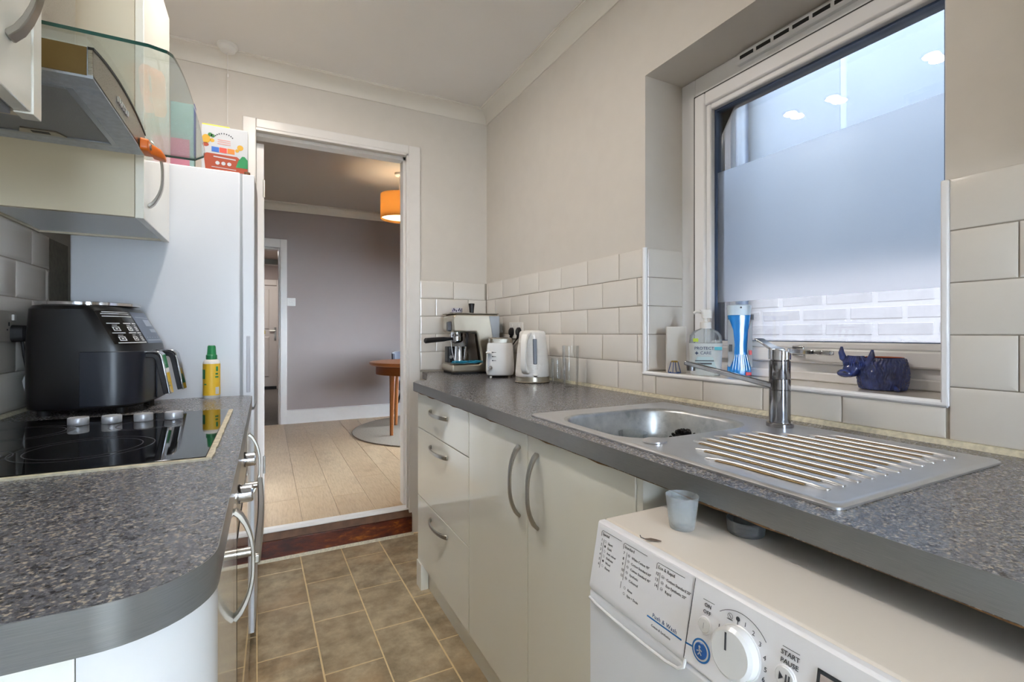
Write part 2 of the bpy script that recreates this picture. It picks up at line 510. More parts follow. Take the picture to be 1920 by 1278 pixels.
# grout bed
g = .002
m = M()
m.box(XR - g, XR, WY1 + .006, YE, .91, 1.434).box(XR - g, XR, -.9, WY0 - .006, .91, 1.434).box(XR - g, XR, WY0 - .006, WY1 + .006, .91, WZ0 - .002)
M().box(.785, XR - .003, YE - g, YE, .91, 1.434).build('grout', 'grout', we)
m.box(XR + .005, 1.384, WY1 - g, WY1, WZ0 + .012, 1.434)
m.build('grout', 'grout', wr)
# u runs along -Y from the end wall
for r, j in enumerate([YE - 1.4465, YE - 1.345, YE - 1.4465, YE - 1.345, YE - 1.4517]):
    run(wr, rz_r, r, (XR, YE), (0, -1), .008, YE - 1.318, j)
for r, j in enumerate([.456, .351, .456, .351, .456]):
    run(wr, rz_r, r, (XR, 0), (0, -1), -.4485, .9, -j + .0)
run(wr, rz_r, (.9215, .0615), (XR, 0), (0, -1), -1.316, -.4555, -1.2517, .2012)
# end wall
for r, j in enumerate([.989, .880, .989, .880, .989]):
    run(we, 0, r, (0, YE), (1, 0), .787, XR - .008, j)
# reveal of the window, painted above and tiled below
for r in range(5):
    z, h = ROWS[r]
    if r == 3: z, h = .9985, .1275
    if r == 4: continue
    tile(wr, XR + .010, WY1, z, 0, .170, h)
# edge trims round the opening
m = M()
m.tube([(XR - .002, WY1 - .001, .99), (XR - .002, WY1 - .001, 1.436)], .0085, 10)
m.build('edge_trim', 'upvc', wr)
m = M()
m.box(XR - .010, XR + .012, WY0 - .007, WY0 + .006, .985, 1.434).build('edge_trim', 'upvc', wr, bevel=.003)
# sealant along the worktops
m = M()
m.prism([(XR, .9095), (XR - .016, .9095), (XR - .010, .9205), (XR, .9215)], -.9, YE - .001, 'xz')
m.build('sealant', 'seal', wr)
M().prism([(XL, .9095), (XL + .014, .9095), (XL + .008, .9175), (XL, .918)], .5, 1.96, 'xz').build('sealant', 'seal', wl)
# hob wall tiles
M().box(XL, XL + g, .40, 2.2, .91, 1.434).build('grout', 'grout', wl)
for r, j in enumerate([1.70, 1.80, 1.70, 1.80, 1.70]):
    run(wl, pi / 2, r, (XL, 0), (0, 1), .42, 2.03, j)
# window sill
m = M(); m.box(XR - .004, 1.386, WY0, WY1, WZ0, .9955)
sl = struct(m, 'sill', 'tile', 'white tiled window sill behind the sink', 'sill')
M().tube([(XR - .003, WY0 - .004, .990), (XR - .003, WY1 + .004, .990)], .0075, 10).build('edge_trim', 'upvc', sl)
# coving
def cove(ax):
    pr = [(0, 2.403), (.005, 2.403), (.007, 2.410)] + [(.066 - .058 * cos(radians(a)), 2.410 + .052 * sin(radians(a))) for a in range(6, 90, 12)] + [(.066, 2.462), (.068, 2.466), (.074, 2.466), (.074, CEIL), (0, CEIL)]
    m = M()
    if ax == 'r': m.prism([(XR - d, z) for d, z in pr], YB, YE, 'xz')
    if ax == 'l': m.prism([(XL + d, z) for d, z in pr], YB, YE, 'xz')
    if ax == 'f': m.prism([(YE - d, z) for d, z in pr], XL, XR, 'yz')
    return m
for i, (ax, nm) in enumerate((('r', 'above the window wall'), ('f', 'above the dining room doorway'), ('l', 'above the hob wall'))):
    struct(cove(ax), 'trim_%d' % (i + 2), 'coving', 'plaster coving ' + nm, 'coving')
# door lining, architrave, open door leaf
m = M()
A = .004
m.box(DX1 - .0, .785, YE - .014, YE, .0, DZ + .05).box(-.101, DX0, YE - .014, YE, .0, DZ + .05).box(DX0, DX1, YE - .014, YE, DZ + .004, DZ + .05)
ar = struct(m, 'trim_5', 'trimwhite', 'white architrave around the dining room doorway', 'architrave', bevel=.004)
m = M()
m.box(DX1 - .012, DX1, YE - .012, YE - .004, .15, DZ).box(DX0, DX1, YE - .012, YE - .004, DZ - .008, DZ + .004)
m.box(DX1 - .004, DX1 + .01, YE - .004, DY0, DF, DZ).box(DX1 - .018, DX1, YE + .045, DY0, DF, DZ).box(DX0, DX1, YE + .045, DY0, DZ - .018, DZ + .004)
m.build('door_lining', 'trimwhite', ar)
dl = thing('door_1', 'white panelled door standing open into the dining room', 'door', (-.026, 2.80, DF)); tag(dl, kind='structure')
m = M(); m.box(-.0435, -.0085, 2.802, 3.545, DF + .012, DZ - .03)
m.build('door_leaf', 'trimwhite', dl, True, bevel=.002)
for z in (.45, 1.88):
    m = M(); m.cyl((-.0075, 2.803, z - .045), (-.0075, 2.803, z + .045), .006, n=10).box(-.0085, -.0075, 2.803, 2.84, z - .045, z + .045)
    m.build('hinge', 'nickel', dl, True)
# ---- dining room --------------------------------------------------
m = M()
HX0, HX1, HZ = -.60, .139, 2.055
m.box(HX1, 2.7, DY1, DY1 + .1, DF - .1, DCE + .1).box(-2.3, HX0, DY1, DY1 + .1, DF - .1, DCE + .1).box(HX0, HX1, DY1, DY1 + .1, HZ, DCE + .1)
struct(m, 'wall_dining', 'taupe', 'taupe dining room wall with the hall doorway', 'wall')
struct(M().box(-2.3, -2.2, DY0, DY1, DF - .1, DCE + .1), 'wall_dining_left', 'taupe', 'taupe dining room side wall out of view', 'wall')
m = M()
m.box(2.6, 2.7, DY0, 3.2, DF - .1, DCE + .1).box(2.6, 2.7, 5.2, DY1, DF - .1, DCE + .1).box(2.6, 2.7, 3.2, 5.2, DF - .1, .25).box(2.6, 2.7, 3.2, 5.2, 1.85, DCE + .1)
struct(m, 'wall_dining_right', 'taupe', 'taupe dining room wall with its window out of view', 'wall')
m = M()
m.box(2.62, 2.67, 3.2, 3.26, .25, 1.85).box(2.62, 2.67, 5.14, 5.2, .25, 1.85).box(2.62, 2.67, 4.17, 4.23, .25, 1.85).box(2.62, 2.67, 3.26, 5.14, .25, .31).box(2.62, 2.67, 3.26, 5.14, 1.79, 1.85)
w2 = struct(m, 'window_2', 'upvc', 'white dining room window out of view', 'window')
M().box(2.64, 2.65, 3.24, 5.16, .3, 1.81).build('pane', 'winglass', w2)
m = M()
m.box(XL - .1, -2.3, DY0 - .1, DY0, DF - .1, DCE + .1).box(XR + .3, 2.7, DY0 - .1, DY0, DF - .1, DCE + .1)
m.box(-2.3, 2.7, DY0 - .1, DY0, CEIL + .1, DCE + .1)
struct(m, 'wall_dining_near', 'taupe', 'dining room side of the kitchen wall', 'wall')
pr = [(0, 2.455), (.006, 2.455)] + [(.065 - .055 * cos(radians(a)), 2.462 + .055 * sin(radians(a))) for a in range(6, 90, 14)] + [(.07, 2.52), (.08, 2.52), (.08, DCE), (0, DCE)]
struct(M().prism([(DY1 - d, z) for d, z in pr], -2.2, 2.6, 'yz'), 'trim_6', 'coving', 'white coving along the dining room far wall', 'coving')
struct(M().prism([(DY1, DF), (DY1 - .018, DF), (DY1 - .018, .29), (DY1 - .010, .30), (DY1, .30)], HX1 + .065, 2.6, 'yz'), 'baseboard_dining', 'trimwhite', 'white skirting along the dining room far wall', 'skirting')
m = M()
m.box(HX1, HX1 + .064, DY1 - .02, DY1 + .02, DF, HZ + .09).box(HX0 - .06, HX0, DY1 - .02, DY1 + .02, DF, HZ + .09).box(HX0, HX1, DY1 - .02, DY1 + .02, HZ, HZ + .09)
m.box(HX1 - .02, HX1 + .002, DY1, DY1 + .12, DF, HZ).box(HX0, HX1, DY1 + .02, DY1 + .12, HZ - .02, HZ)
struct(m, 'trim_7', 'trimwhite', 'white architrave around the hall doorway', 'architrave', bevel=.003)
# ---- hall ---------------------------------------------------------
struct(M().box(.55, .65, DY1 + .1, 9.7, DF - .1, 2.5), 'wall_hall_right', 'taupe', 'hall side wall beyond the far doorway', 'wall')
struct(M().box(-.75, -.65, DY1 + .1, 9.7, DF - .1, 2.5), 'wall_hall_left', 'taupe', 'hall side wall on the stair side', 'wall')
m = M()
pts = [(-.65, 2.14)] + [(-.05 + .60 * cos(radians(a)), 2.14 + .17 * sin(radians(a))) for a in range(175, 2, -8)] + [(.55, 2.14)]
pts = [(-.65, 2.5), (.55, 2.5), (.55, 2.10)] + [(-.05 + .42 * cos(radians(a)), 2.10 + .21 * sin(radians(a))) for a in range(0, 181, 10)] + [(-.65, 2.10)]
m.prism(pts, 7.4, 7.5, 'xz')
struct(m, 'trim_8', mat('dark_arch', '#4a302b', .7), 'dark arch across the hall', 'arch')
struct(M().box(-.65, .55, 7.50, 7.56, 2.10, 2.17).prism([(-.47, 2.10), (-.47, 2.08), (.37, 2.08), (.37, 2.10)], 7.38, 7.52, 'xz'), 'trim_9', 'coving', 'pale ledge under the hall arch', 'ledge')
struct(M().box(-.75, .65, 9.56, 9.66, DF - .1, 2.5), 'wall_hall_far', 'taupe', 'hall end wall around the front door', 'wall')
fdoor = thing('door_2', 'white front door with lever handle at the hall end', 'door', (-.2, 9.53, DF)); tag(fdoor, kind='structure')
m = M(); m.box(-.62, .17, 9.50, 9.55, .20, 1.98)
m.build('door_leaf', 'doorwhite', fdoor, True)
m = M(); m.box(.17, .235, 9.47, 9.56, DF, 2.08).box(-.68, -.62, 9.47, 9.56, DF, 2.08).box(-.62, .17, 9.47, 9.56, 1.98, 2.08)
m.build('door_frame', 'doorwhite', fdoor, True, bevel=.006)
for (x0, x1, z0, z1) in ((-.03, .06, .36, 1.08), (-.03, .06, 1.2, 1.92)):
    m = M(); m.loft([[(x0 - .35, 9.502, z0), (x1, 9.502, z0), (x1, 9.502, z1), (x0 - .35, 9.502, z1)], [(x0 - .33, 9.488, z0 + .02), (x1 - .02, 9.488, z0 + .02), (x1 - .02, 9.488, z1 - .02), (x0 - .33, 9.488, z1 - .02)]])
    m.build('panel', 'doorwhite', fdoor, True)
m = M(); m.box(.132, .162, 9.485, 9.502, 1.02, 1.24).tube([(.147, 9.47, 1.18), (.06, 9.47, 1.18)], .009, 8)
m.build('door_handle', 'nickel', fdoor, True)
M().box(-.05, -.01, 9.48, 9.50, 1.12, 1.19).build('letter_plate', 'gold', fdoor, True)
M().box(-.62, .17, 9.47, 9.55, DF, .20).build('door_sill', 'dark', fdoor, True)
area('hall_fill', (-.1, 8.4, 2.4), (0, 0, 0), .3, .3, 16, (1, .93, .86))  # unseen fill light added to brighten the hall

# ---- window -------------------------------------------------------
wdw = thing('window_1', 'white casement window with frosted film over the sink', 'window', (1.42, .88, WZ0)); tag(wdw, kind='structure')
FX0, FX1 = 1.385, 1.455
def ring(m, x0, x1, y0, y1, z0, z1, w, wb=None, wt=None):
    wb = wb or w; wt = wt or w
    return m.box(x0, x1, y0, y0 + w, z0, z1).box(x0, x1, y1 - w, y1, z0, z1).box(x0, x1, y0 + w, y1 - w, z0, z0 + wb).box(x0, x1, y0 + w, y1 - w, z1 - wt, z1)
m = M()
ring(m, FX0, FX1, WY0 - .045, WY1 + .002, .995, WZ1, .062, .05, .070)
m.box(FX0 - .012, FX0, WY0, WY1, .9955, 1.022)
m.build('window_frame', 'upvc', wdw, True, bevel=.004)
SY0, SY1, SZ0, SZ1 = WY0 + .004, 1.236, 1.046, 1.975
m = M(); ring(m, FX0 - .016, FX1 - .01, SY0, SY1, SZ0, SZ1, .045, .042, .045)
m.build('sash', 'upvc', wdw, True, bevel=.005)
m = M(); ring(m, FX0 - .008, FX1 - .012, SY0 + .045, SY1 - .045, SZ0 + .042, SZ1 - .045, .020, .018, .020)
m.build('glazing_bead', 'upvc', wdw, True, bevel=.005)
m = M(); m.box(FX0 - .0135, FX0 - .001, SY1 - .003, SY1 + .003, SZ0, SZ1 + .003).box(FX0 - .0135, FX0 - .001, SY0, SY1 + .003, SZ1 - .003, SZ1 + .003)
m.build('gasket', 'dark', wdw, True)
GY0, GY1, GZ0, GZ1 = SY0 + .063, SY1 - .063, SZ0 + .058, SZ1 - .063
m = M(); ring(m, FX0 + .012, FX1 - .014, GY0 - .003, GY1 + .003, GZ0 - .002, GZ1 + .003, .012, .006, .012)
m.build('spacer_bar', mat('spacer', '#3a4d6d', .4), wdw, True)
for x in (1.405, 1.437):
    M().box(x, x + .004, GY0, GY1, GZ0, GZ1).build('pane', 'winglass', wdw, True)
def film():
    n = NT('frosted_film'); n.n.remove(n.b)
    t = n.n.new('ShaderNodeBsdfTranslucent'); t.inputs[0].default_value = lin('#f4f6fa')
    d = n.n.new('ShaderNodeBsdfDiffuse'); d.inputs[0].default_value = lin('#e9edf3')
    r = n.n.new('ShaderNodeBsdfRefraction'); r.inputs['Color'].default_value = lin('#f6f8fb'); r.inputs['Roughness'].default_value = .78; r.inputs['IOR'].default_value = 1.12
    m0 = n.n.new('ShaderNodeMixShader'); m0.inputs[0].default_value = .88
    n.l.new(t.outputs[0], m0.inputs[1]); n.l.new(r.outputs[0], m0.inputs[2])
    mx = n.n.new('ShaderNodeMixShader'); mx.inputs[0].default_value = .10
    n.l.new(m0.outputs[0], mx.inputs[1]); n.l.new(d.outputs[0], mx.inputs[2]); n.l.new(mx.outputs[0], n.out.inputs[0])
    return n.m
m = M(); m.add([(1.4046, GY0 + .012, 1.238), (1.4046, GY1 - .004, 1.238), (1.4046, GY1 - .004, 1.690), (1.4046, GY0 + .012, 1.690)], [(0, 3, 2, 1)])
m.build('frosted_film', film(), wdw, True)
# trickle vent
tv = thing('trickle_vent', 'white slotted trickle vent along the window head', 'vent', (FX0 - .008, .80, 2.01))
m = M(); m.prism([(FX0, 2.005), (FX0 - .014, 2.005), (FX0 - .020, 2.012), (FX0 - .020, 2.032), (FX0 - .012, 2.042), (FX0, 2.042)], .52, 1.062, 'xz')
m.build('housing', 'upvc', tv, True)
for k in range(9):
    y = 1.045 - k * .058
    M().box(FX0 - .0215, FX0 - .015, y - .047, y, 2.0155, 2.0265).build('slot', 'dark', tv, True)

# ---- outside: painted brick wall across the alley ----------------------
XO = 2.5
BR = mat('darkened_white_brick', '#736c6d', .8, nscale=30, bump=.6, vary=.1)  # white paint greyed in its colour to offset the strong sky
RD = mat('darkened_white_render', '#3f434b', .9, nscale=4, bump=.2, vary=.09)  # white render darkened so the bright sky does not burn it out
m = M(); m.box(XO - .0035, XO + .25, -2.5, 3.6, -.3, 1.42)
wo = struct(m, 'wall_outside', mat('painted_mortar', '#7b7475', .9, nscale=60, bump=.5, vary=.05), 'white painted brick wall across the alley, its paint darkened against the bright sky', 'wall')
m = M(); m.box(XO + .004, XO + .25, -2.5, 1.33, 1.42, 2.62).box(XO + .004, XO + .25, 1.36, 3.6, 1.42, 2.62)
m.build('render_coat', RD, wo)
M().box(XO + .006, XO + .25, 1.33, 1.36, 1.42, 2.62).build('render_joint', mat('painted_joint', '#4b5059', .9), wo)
rb = random.Random(5)
bm_ = []
for q in range(6):
    b = M(); e = .006
    w, h = .215, .062
    j = lambda: rb.uniform(-.004, .004)
    b.loft([[(0, 0, 0), (w, 0, 0), (w, 0, h), (0, 0, h)], [(j(), -.008, j() * .6), (w + j(), -.008, j() * .6), (w + j(), -.008, h + j() * .6), (j(), -.008, h + j() * .6)],
            [(e + j(), -.013, e), (w - e + j(), -.013 + j() * .4, e), (w - e, -.013 + j() * .4, h - e), (e, -.013, h - e)]])
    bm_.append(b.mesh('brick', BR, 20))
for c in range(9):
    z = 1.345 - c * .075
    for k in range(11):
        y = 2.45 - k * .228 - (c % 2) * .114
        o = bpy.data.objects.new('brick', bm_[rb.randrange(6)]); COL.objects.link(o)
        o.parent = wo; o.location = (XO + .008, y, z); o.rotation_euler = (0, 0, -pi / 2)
struct(M().box(2.76, 12, -3, 12, -.2, -.12), 'ground_garden', mat('garden_ground', '#54554a', .9), 'garden ground outside the dining room window, out of view', 'ground')
struct(M().box(-4, 1.5, -9, YB - .13, -.12, -.06), 'ground_outside', 'grout', 'patio outside the back door, out of view', 'ground')
struct(M().box(1.5, 2.75, -2.5, 3.6, -.35, -.3), 'ground_alley', 'grout', 'alley ground outside the window', 'ground')
dp = thing('drainpipe', 'dark grey drainpipe on the white wall outside the window', 'drainpipe', (2.46, 1.865, -.3))
m = M(); m.cyl((2.452, 1.865, -.3), (2.452, 1.865, 2.60), .034, n=14)
m.build('pipe', mat('pipe_blue_grey', '#28303f', .5, nscale=12, vary=.3), dp, True)
for z in (1.2, 1.85, 2.6):
    M().cyl((2.452, 1.865, z), (2.452, 1.865, z + .05), .041, n=14).box(2.48, 2.51, 1.82, 1.91, z + .01, z + .04).build('bracket', 'dark', dp, True)
bp = thing('brick_pier', 'bare brown brick pier at the edge of the outside wall', 'pier', (2.44, 2.12, -.3))
m = M(); m.box(2.418, 2.50, 1.978, 2.30, -.3, 2.62)
m.build('pier_core', mat('pier_paint', '#6d6668', .9), bp, True)
for c in range(0, 39):
    z = -.3 + c * .075
    m = M(); m.box(2.404, 2.420, 1.976 + (c % 2) * .002, 2.29, z, z + .064)
    m.build('brick', mat('old_brick', '#6b4a3c', .9, nscale=20, vary=.3) if c == 0 else bpy.data.materials['old_brick'], bp, True)
# ------------------------------------------------------------------ right-hand run: units, worktop, sink, tap, washer
XD = .612           # face of the unit doors
wt = thing('worktop', 'speckled dark grey laminate worktop along the window wall', 'worktop', (.9, 1.2, .872))
m = M()
ZT, ZB = .910, .872
CX0, CX1, CY0, CY1 = .645, 1.085, .37, 1.10
m.prism([(.594, CY1), (.594, 2.135), (.604, 2.153), (.640, 2.197), (.677, 2.199), (.790, 2.56), (.800, YE), (XR, YE), (XR, CY1)], ZB, ZT)
m.box(.594, XR, -.9, CY0, ZB, ZT).box(.594, CX0, CY0, CY1, ZB, ZT).box(CX1, XR, CY0, CY1, ZB, ZT)
m.build('slab', 'worktop', wt, True)
m = M()
m.strap([(.5935, -.9, .8915), (.5935, 2.135, .8915), (.6035, 2.1535, .8915), (.6395, 2.1978, .8915), (.677, 2.1998, .8915), (.7895, 2.56, .8915)], (0, 0, 1), .037, .0012)
m.build('edge_strip', 'edge', wt, True)
m = M()
rr = random.Random(9)
pts = [(-.9 + i * .04, .8725 - (rr.random() ** 3) * .0035) for i in range(77)]
m.prism([(y, ZB + .002) for y, z in reversed(pts)] + [(y, z - .0015) for y, z in pts], .5945, .600, 'yz')
m.build('chipboard_edge', mat('raw_chipboard', '#7b5a34', .9, nscale=200, vary=.4), wt, True)

def front_handle(parent, p0, p1, w=.018, depth=.030):
    m = M(); bow_handle(m, p0, p1, (-1, 0, 0), w, depth)
    return m.build('handle', 'nickel', parent, True, bevel=.0015, seg=1)
def base_box(t, y0, y1, x0=.630, x1=1.19, z0=.118, z1=.871, mt='cab'):
    m = M(); m.box(x0, x1, y0, y0 + .018, z0, z1).box(x0, x1, y1 - .018, y1, z0, z1).box(x0, x1, y0, y1, z0, z0 + .018).box(x1 - .01, x1, y0, y1, z0, z1).box(x0, x0 + .08, y0, y1, z1 - .018, z1)
    m.build('carcass', mt, t, True)
du = thing('drawer_unit', 'gloss cream three drawer base unit beside the doorway', 'cabinet', (.9, 1.82, 0))
base_box(du, 1.516, 2.126)
for z0, z1, hz in ((.711, .866, .806), (.407, .707, .658), (.112, .403, .357)):
    d = M().box(XD, XD + .018, 1.516, 2.127, z0, z1).build('drawer_front', 'cab', du, True, bevel=.0015)
    front_handle(d, (XD, 1.937, hz), (XD, 1.722, hz), .016, .026)
su = thing('sink_unit', 'gloss cream double door base unit under the sink bowl', 'cabinet', (.9, 1.10, 0))
base_box(su, .690, 1.514)
for y0, y1, hy in ((1.106, 1.512, 1.150), (.690, 1.102, 1.052)):
    d = M().box(XD, XD + .018, y0, y1, .112, .866).build('door', 'cab', su, True, bevel=.0015)
    front_handle(d, (XD, hy, .632), (XD, hy, .830), .016, .030)
M().box(XD + .002, 1.19, .672, .688, .0, .871).build('end_panel', 'cab', su, True)
pl = thing('plinth', 'cream plinth board along the foot of the right-hand units', 'plinth', (.65, 1.4, 0))
M().box(.643, .658, .690, 2.075, 0.0, .112).build('board', 'cab', pl, True)
m = M().box(.6065, .640, 2.060, 2.127, 0.0, .1115)
m.build('foot_panel', 'cab', pl, True)

# sink
sk = thing('sink', 'inset stainless steel sink with bowl and ribbed drainer', 'sink', (.87, .73, .91))
SX0, SX1, SKY0, SKY1 = .629, 1.112, .343, 1.122
m = M()
def rr3(cx, cy, w, h, r, z, n=5): return [(x, y, z) for x, y in rrect(cx, cy, w, h, r, n)]
ocx, ocy, ow, oh = (SX0 + SX1) / 2, (SKY0 + SKY1) / 2, SX1 - SX0, SKY1 - SKY0
bcx, bcy, bw, bh = .848, .900, .366, .300
m.loft([rr3(ocx, ocy, ow, oh, .012, .9102), rr3(ocx, ocy, ow, oh, .012, .9135), rr3(ocx, ocy, ow - .008, oh - .008, .012, .9165), rr3(ocx, ocy, ow - .022, oh - .022, .012, .9165),
        rr3(ocx, ocy, ow - .034, oh - .034, .012, .9145), rr3(bcx, bcy, bw + .022, bh + .022, .092, .9145)], False, False)
m.build('rim', 'sink', sk, True, angle=50)
m = M()
m.loft([rr3(bcx, bcy, bw + .022, bh + .022, .092, .9145), rr3(bcx, bcy, bw + .008, bh + .008, .088, .9125), rr3(bcx, bcy, bw, bh, .085, .906), rr3(bcx, bcy, bw - .010, bh - .010, .082, .80), rr3(bcx, bcy, bw - .022, bh - .022, .078, .772),
        rr3(bcx, bcy, bw - .06, bh - .06, .06, .762), rr3(bcx, bcy, .08, .08, .039, .758)], False, True)
m.build('bowl', 'bowl', sk, True, angle=60)
M().lathe([(.0, .7625), (.036, .7625), (.040, .7605), (.040, .759)], (bcx, bcy, 0), 20).build('waste', 'chrome', sk, True)
LS = mat('limescale', '#b3966a', .6, nscale=60, vary=.25)
ribs = []
for k in range(11):
    x = .690 + k * .0372
    far = (.585, .640, .690, .702, .702, .700, .698, .696, .655, .62, .60)[k]
    near = .388
    curl = -.014 if k < 2 else 0
    m = M()
    path = [(x + curl, far, .9146), (x + curl * .3, far - .025, .9166), (x, far - .055, .9166), (x, near + .02, .9166), (x, near, .9146)]
    m.strap(path, (1, 0, 0), [.007, .012, .0125, .0125, .010], .005)
    m.build('drainer_rib', 'sink', sk, True, bevel=.002)
    m = M(); m.strap([(x - .0085 + curl * .4, far - .02, .9153), (x - .0085, far - .055, .9153), (x - .0085, near + .03, .9153)], (1, 0, 0), [.004, .006, .004], .0010)
    m.build('scale_line', LS, sk, True)
m = M(); m.lathe([(.0005, .9195), (.019, .9195), (.0235, .918), (.0235, .9150), (.0225, .9146)], (.690, .722, 0), 24)
m.build('pop_up_button', 'sink', sk, True)
# tap
TX, TY = 1.0655, .7106
tp = thing('kitchen_tap', 'chrome single lever kitchen tap with long flat swivel spout', 'tap', (TX, TY, .9165))
m = M(); m.lathe([(.0285, .9148), (.0285, .922), (.0265, .9245)], (TX, TY, 0), 32).build('base_ring', 'darkchrome', tp, True)
m = M(); m.lathe([(.0225, .9245), (.0225, .9985), (.0218, .999), (.0218, 1.000), (.0228, 1.001), (.0228, 1.024), (.0218, 1.0245), (.0225, 1.026), (.0225, 1.066), (.0200, 1.0675), (.0200, 1.070)], (TX, TY, 0), 32)
m.build('body', 'darkchrome', tp, True)
m = M()
cut = []
dv = Vector((-.9, -.45)).normalized()
n = 32
r0 = [(TX + .0235 * cos(2 * pi * i / n), TY + .0235 * sin(2 * pi * i / n)) for i in range(n)]
hz_ = lambda x, y: 1.088 + .55 * ((x - TX) * .89 - (y - TY) * .3) * -.35
m.loft([[(x, y, 1.070) for x, y in r0], [(x, y, hz_(x, y)) for x, y in r0], [(TX + (x - TX) * .94, TY + (y - TY) * .94, hz_(x, y) + .0015) for x, y in r0]])
m.build('cap', 'chrome', tp, True)
m = M()
m.strap([(TX - .002, TY + .002, 1.092), (TX + .010, TY + .030, 1.099), (TX + .014, TY + .052, 1.110), (TX + .015, TY + .064, 1.117)], (.9, -.43, 0), [.034, .022, .020, .024], [.006, .006, .005, .005])
m.build('lever', 'chrome', tp, True, bevel=.0015)
m = M()
tip = Vector((.931, .871, 1.058)); jt = Vector((TX - .014, TY + .016, 1.010))
d = (tip - jt); side = Vector((d.y, -d.x, 0)).normalized()
m.strap([jt - d * .03, jt + d * .25, jt + d * .6, tip], side, [.022, .024, .025, .025], [.014, .013, .012, .011])
m.build('spout', 'darkchrome', tp, True, bevel=.003)
m = M(); q = tip - d.normalized() * .016
m.cyl(q + Vector((0, 0, -.016)), q, .010, .011, 16).build('aerator', 'darkchrome', tp, True)

# washing machine ----------------------------------------------------
wmc = thing('washing_machine', 'white front loading washing machine pushed under the worktop', 'washing machine', (.7, .323, 0))
WT = .832
sl_ = .189
m = M()
m.box(.475, 1.03, .0265, .620, .012, WT - .012)
m.build('body', 'white', wmc, True, bevel=.006)
m = M()
pr = [(.487, WT - .003), (.490, WT), (1.03, WT), (1.03, WT - .018), (.487, WT - .018)]
m.prism([(x, z) for x, z in pr], .0255, .621, 'xz').build('top_plate', mat('cream_lid', '#e4dcd2', .35), wmc, True, bevel=.003)
PX = lambda z: .4748 - sl_ * (.83 - z)
m = M()
m.prism([(.4875, WT - .001), (.4775, .8312), (PX(.8285), .8285), (PX(.731), .731), (PX(.729) + .004, .727), (.486, .727)], .0245, .622, 'xz')
m.build('control_panel', mat('panel_white', '#efeff3', .35), wmc, True, bevel=.0015)
m = M(); m.box(PX(.729) + .001, .486, .0245, .622, .02, .7265)
m.build('front_panel', mat('front_white', '#e9ebf0', .3), wmc, True, bevel=.004)
# frame of the sloping panel: u runs right along -Y, v runs down the slope
ca = math.atan(sl_)
vdir = Vector((-sin(ca), 0, -cos(ca))); udir = Vector((0, -1, 0)); nrm = Vector((-cos(ca), 0, sin(ca)))
P0 = Vector((.4748, .6207, .83)); K = .0010345
def pan(u, v, h=.0): return P0 + udir * (u * K) + vdir * (v * K) + nrm * (h / 1000 + .0002)
def panm(u, v, h=.55):
    mt = Matrix.Identity(4)
    mt.col[0][:3] = udir; mt.col[1][:3] = -vdir; mt.col[2][:3] = nrm; mt.col[3][:3] = pan(u, v, h)
    return mt
def bar(m, u0, v0, u1, v1, w=.7, h=.75):
    a, b = pan(u0, v0, h), pan(u1, v1, h)
    m.strap([a, b], (b - a).cross(nrm), w * K, .0003)
# dispenser drawer: front plate with a scooped grip
dd = M()
w = 186
top = lambda v, h: [tuple(pan(2, v, h)), tuple(pan(w, v, h))]
dd.loft([top(3, -.2), top(3, .5), top(90, .5), top(97, .2), top(103, -5), top(110, -6.5)], False, False, False)
ddo = dd.build('detergent_drawer', bpy.data.materials['panel_white'], wmc, True, angle=50)
m = M()
lip = [(4, 112), (20, 114.5), (60, 116), (120, 116), (160, 115), (180, 112), (187, 106), (188.5, 95)]
m.tube([pan(u, v, -.6) for u, v in lip], .0022, 8)
m.build('grip_lip', 'white', ddo, True)
m = M(); bar(m, 188.6, 3, 186.2, 96, .7, .1); m.build('seam', 'print', wmc, True)
m = M(); bar(m, 2, 104, 180, 104, 16, -7.5)
def cols(m):
    def frame(u0, u1, v0, v1, side=True):
        bar(m, u0 + 2, v0, u1, v0, .5); bar(m, u0, v0 + 2, u0, v1, .5); bar(m, u0, v0 + 2, u0 + 2, v0, .5)
    T = lambda s, u, v, z: m.text(s, z * K, panm(u, v))
    frame(12, 57, 9.5, 18); frame(62, 109, 9.5, 18); frame(127.5, 174, 9.5, 18)
    T('Special', 14.6, 15.8, 5.6); T('Standard', 64.6, 15.8, 5.6); T('Eco & Rapid', 130, 16.2, 5.8)
    bar(m, 19.3, 21, 17.5, 63, .3); bar(m, 70.5, 20, 69.5, 58, .3); bar(m, 134.5, 20, 134, 42, .3)
    for i, s in enumerate(('Sport', 'Dark', 'Anti odour', 'Delicate', 'Wool', 'Duvet')):
        v = 24.5 + i * 7.0
        T(str(i + 1), 13.2, v, 5.2); T(s, 29, v + .4, 4.6)
    for i, s in enumerate(('White Cotton 90\u00b0', 'Cotton Standard 60\u00b0', 'Cotton Standard 40\u00b0', 'Synthetic', 'Coloured')):
        v = 24.5 + i * 7.6
        T(str(i + 7), 63.4, v, 5.4); T(s, 81, v + .4, 4.6)
    for i, s in enumerate(('Rinse', 'Spin + Drain')):
        T(s, 81, 68 + i * 7.6, 4.4)
    bar(m, 67, 61, 67, 70, .3)
    for i, s in enumerate(('Cotton Standard 20\u00b0', 'Eco Synthetic 20\u00b0', 'Rapid')):
        v = 25 + i * 7.4
        T(str(i + 12), 127.0, v, 5.6); T(s, 146, v + .4, 4.7)
    T('Cotton & Synthetics', 131, 88.4, 4.0)
m = M(); cols(m)
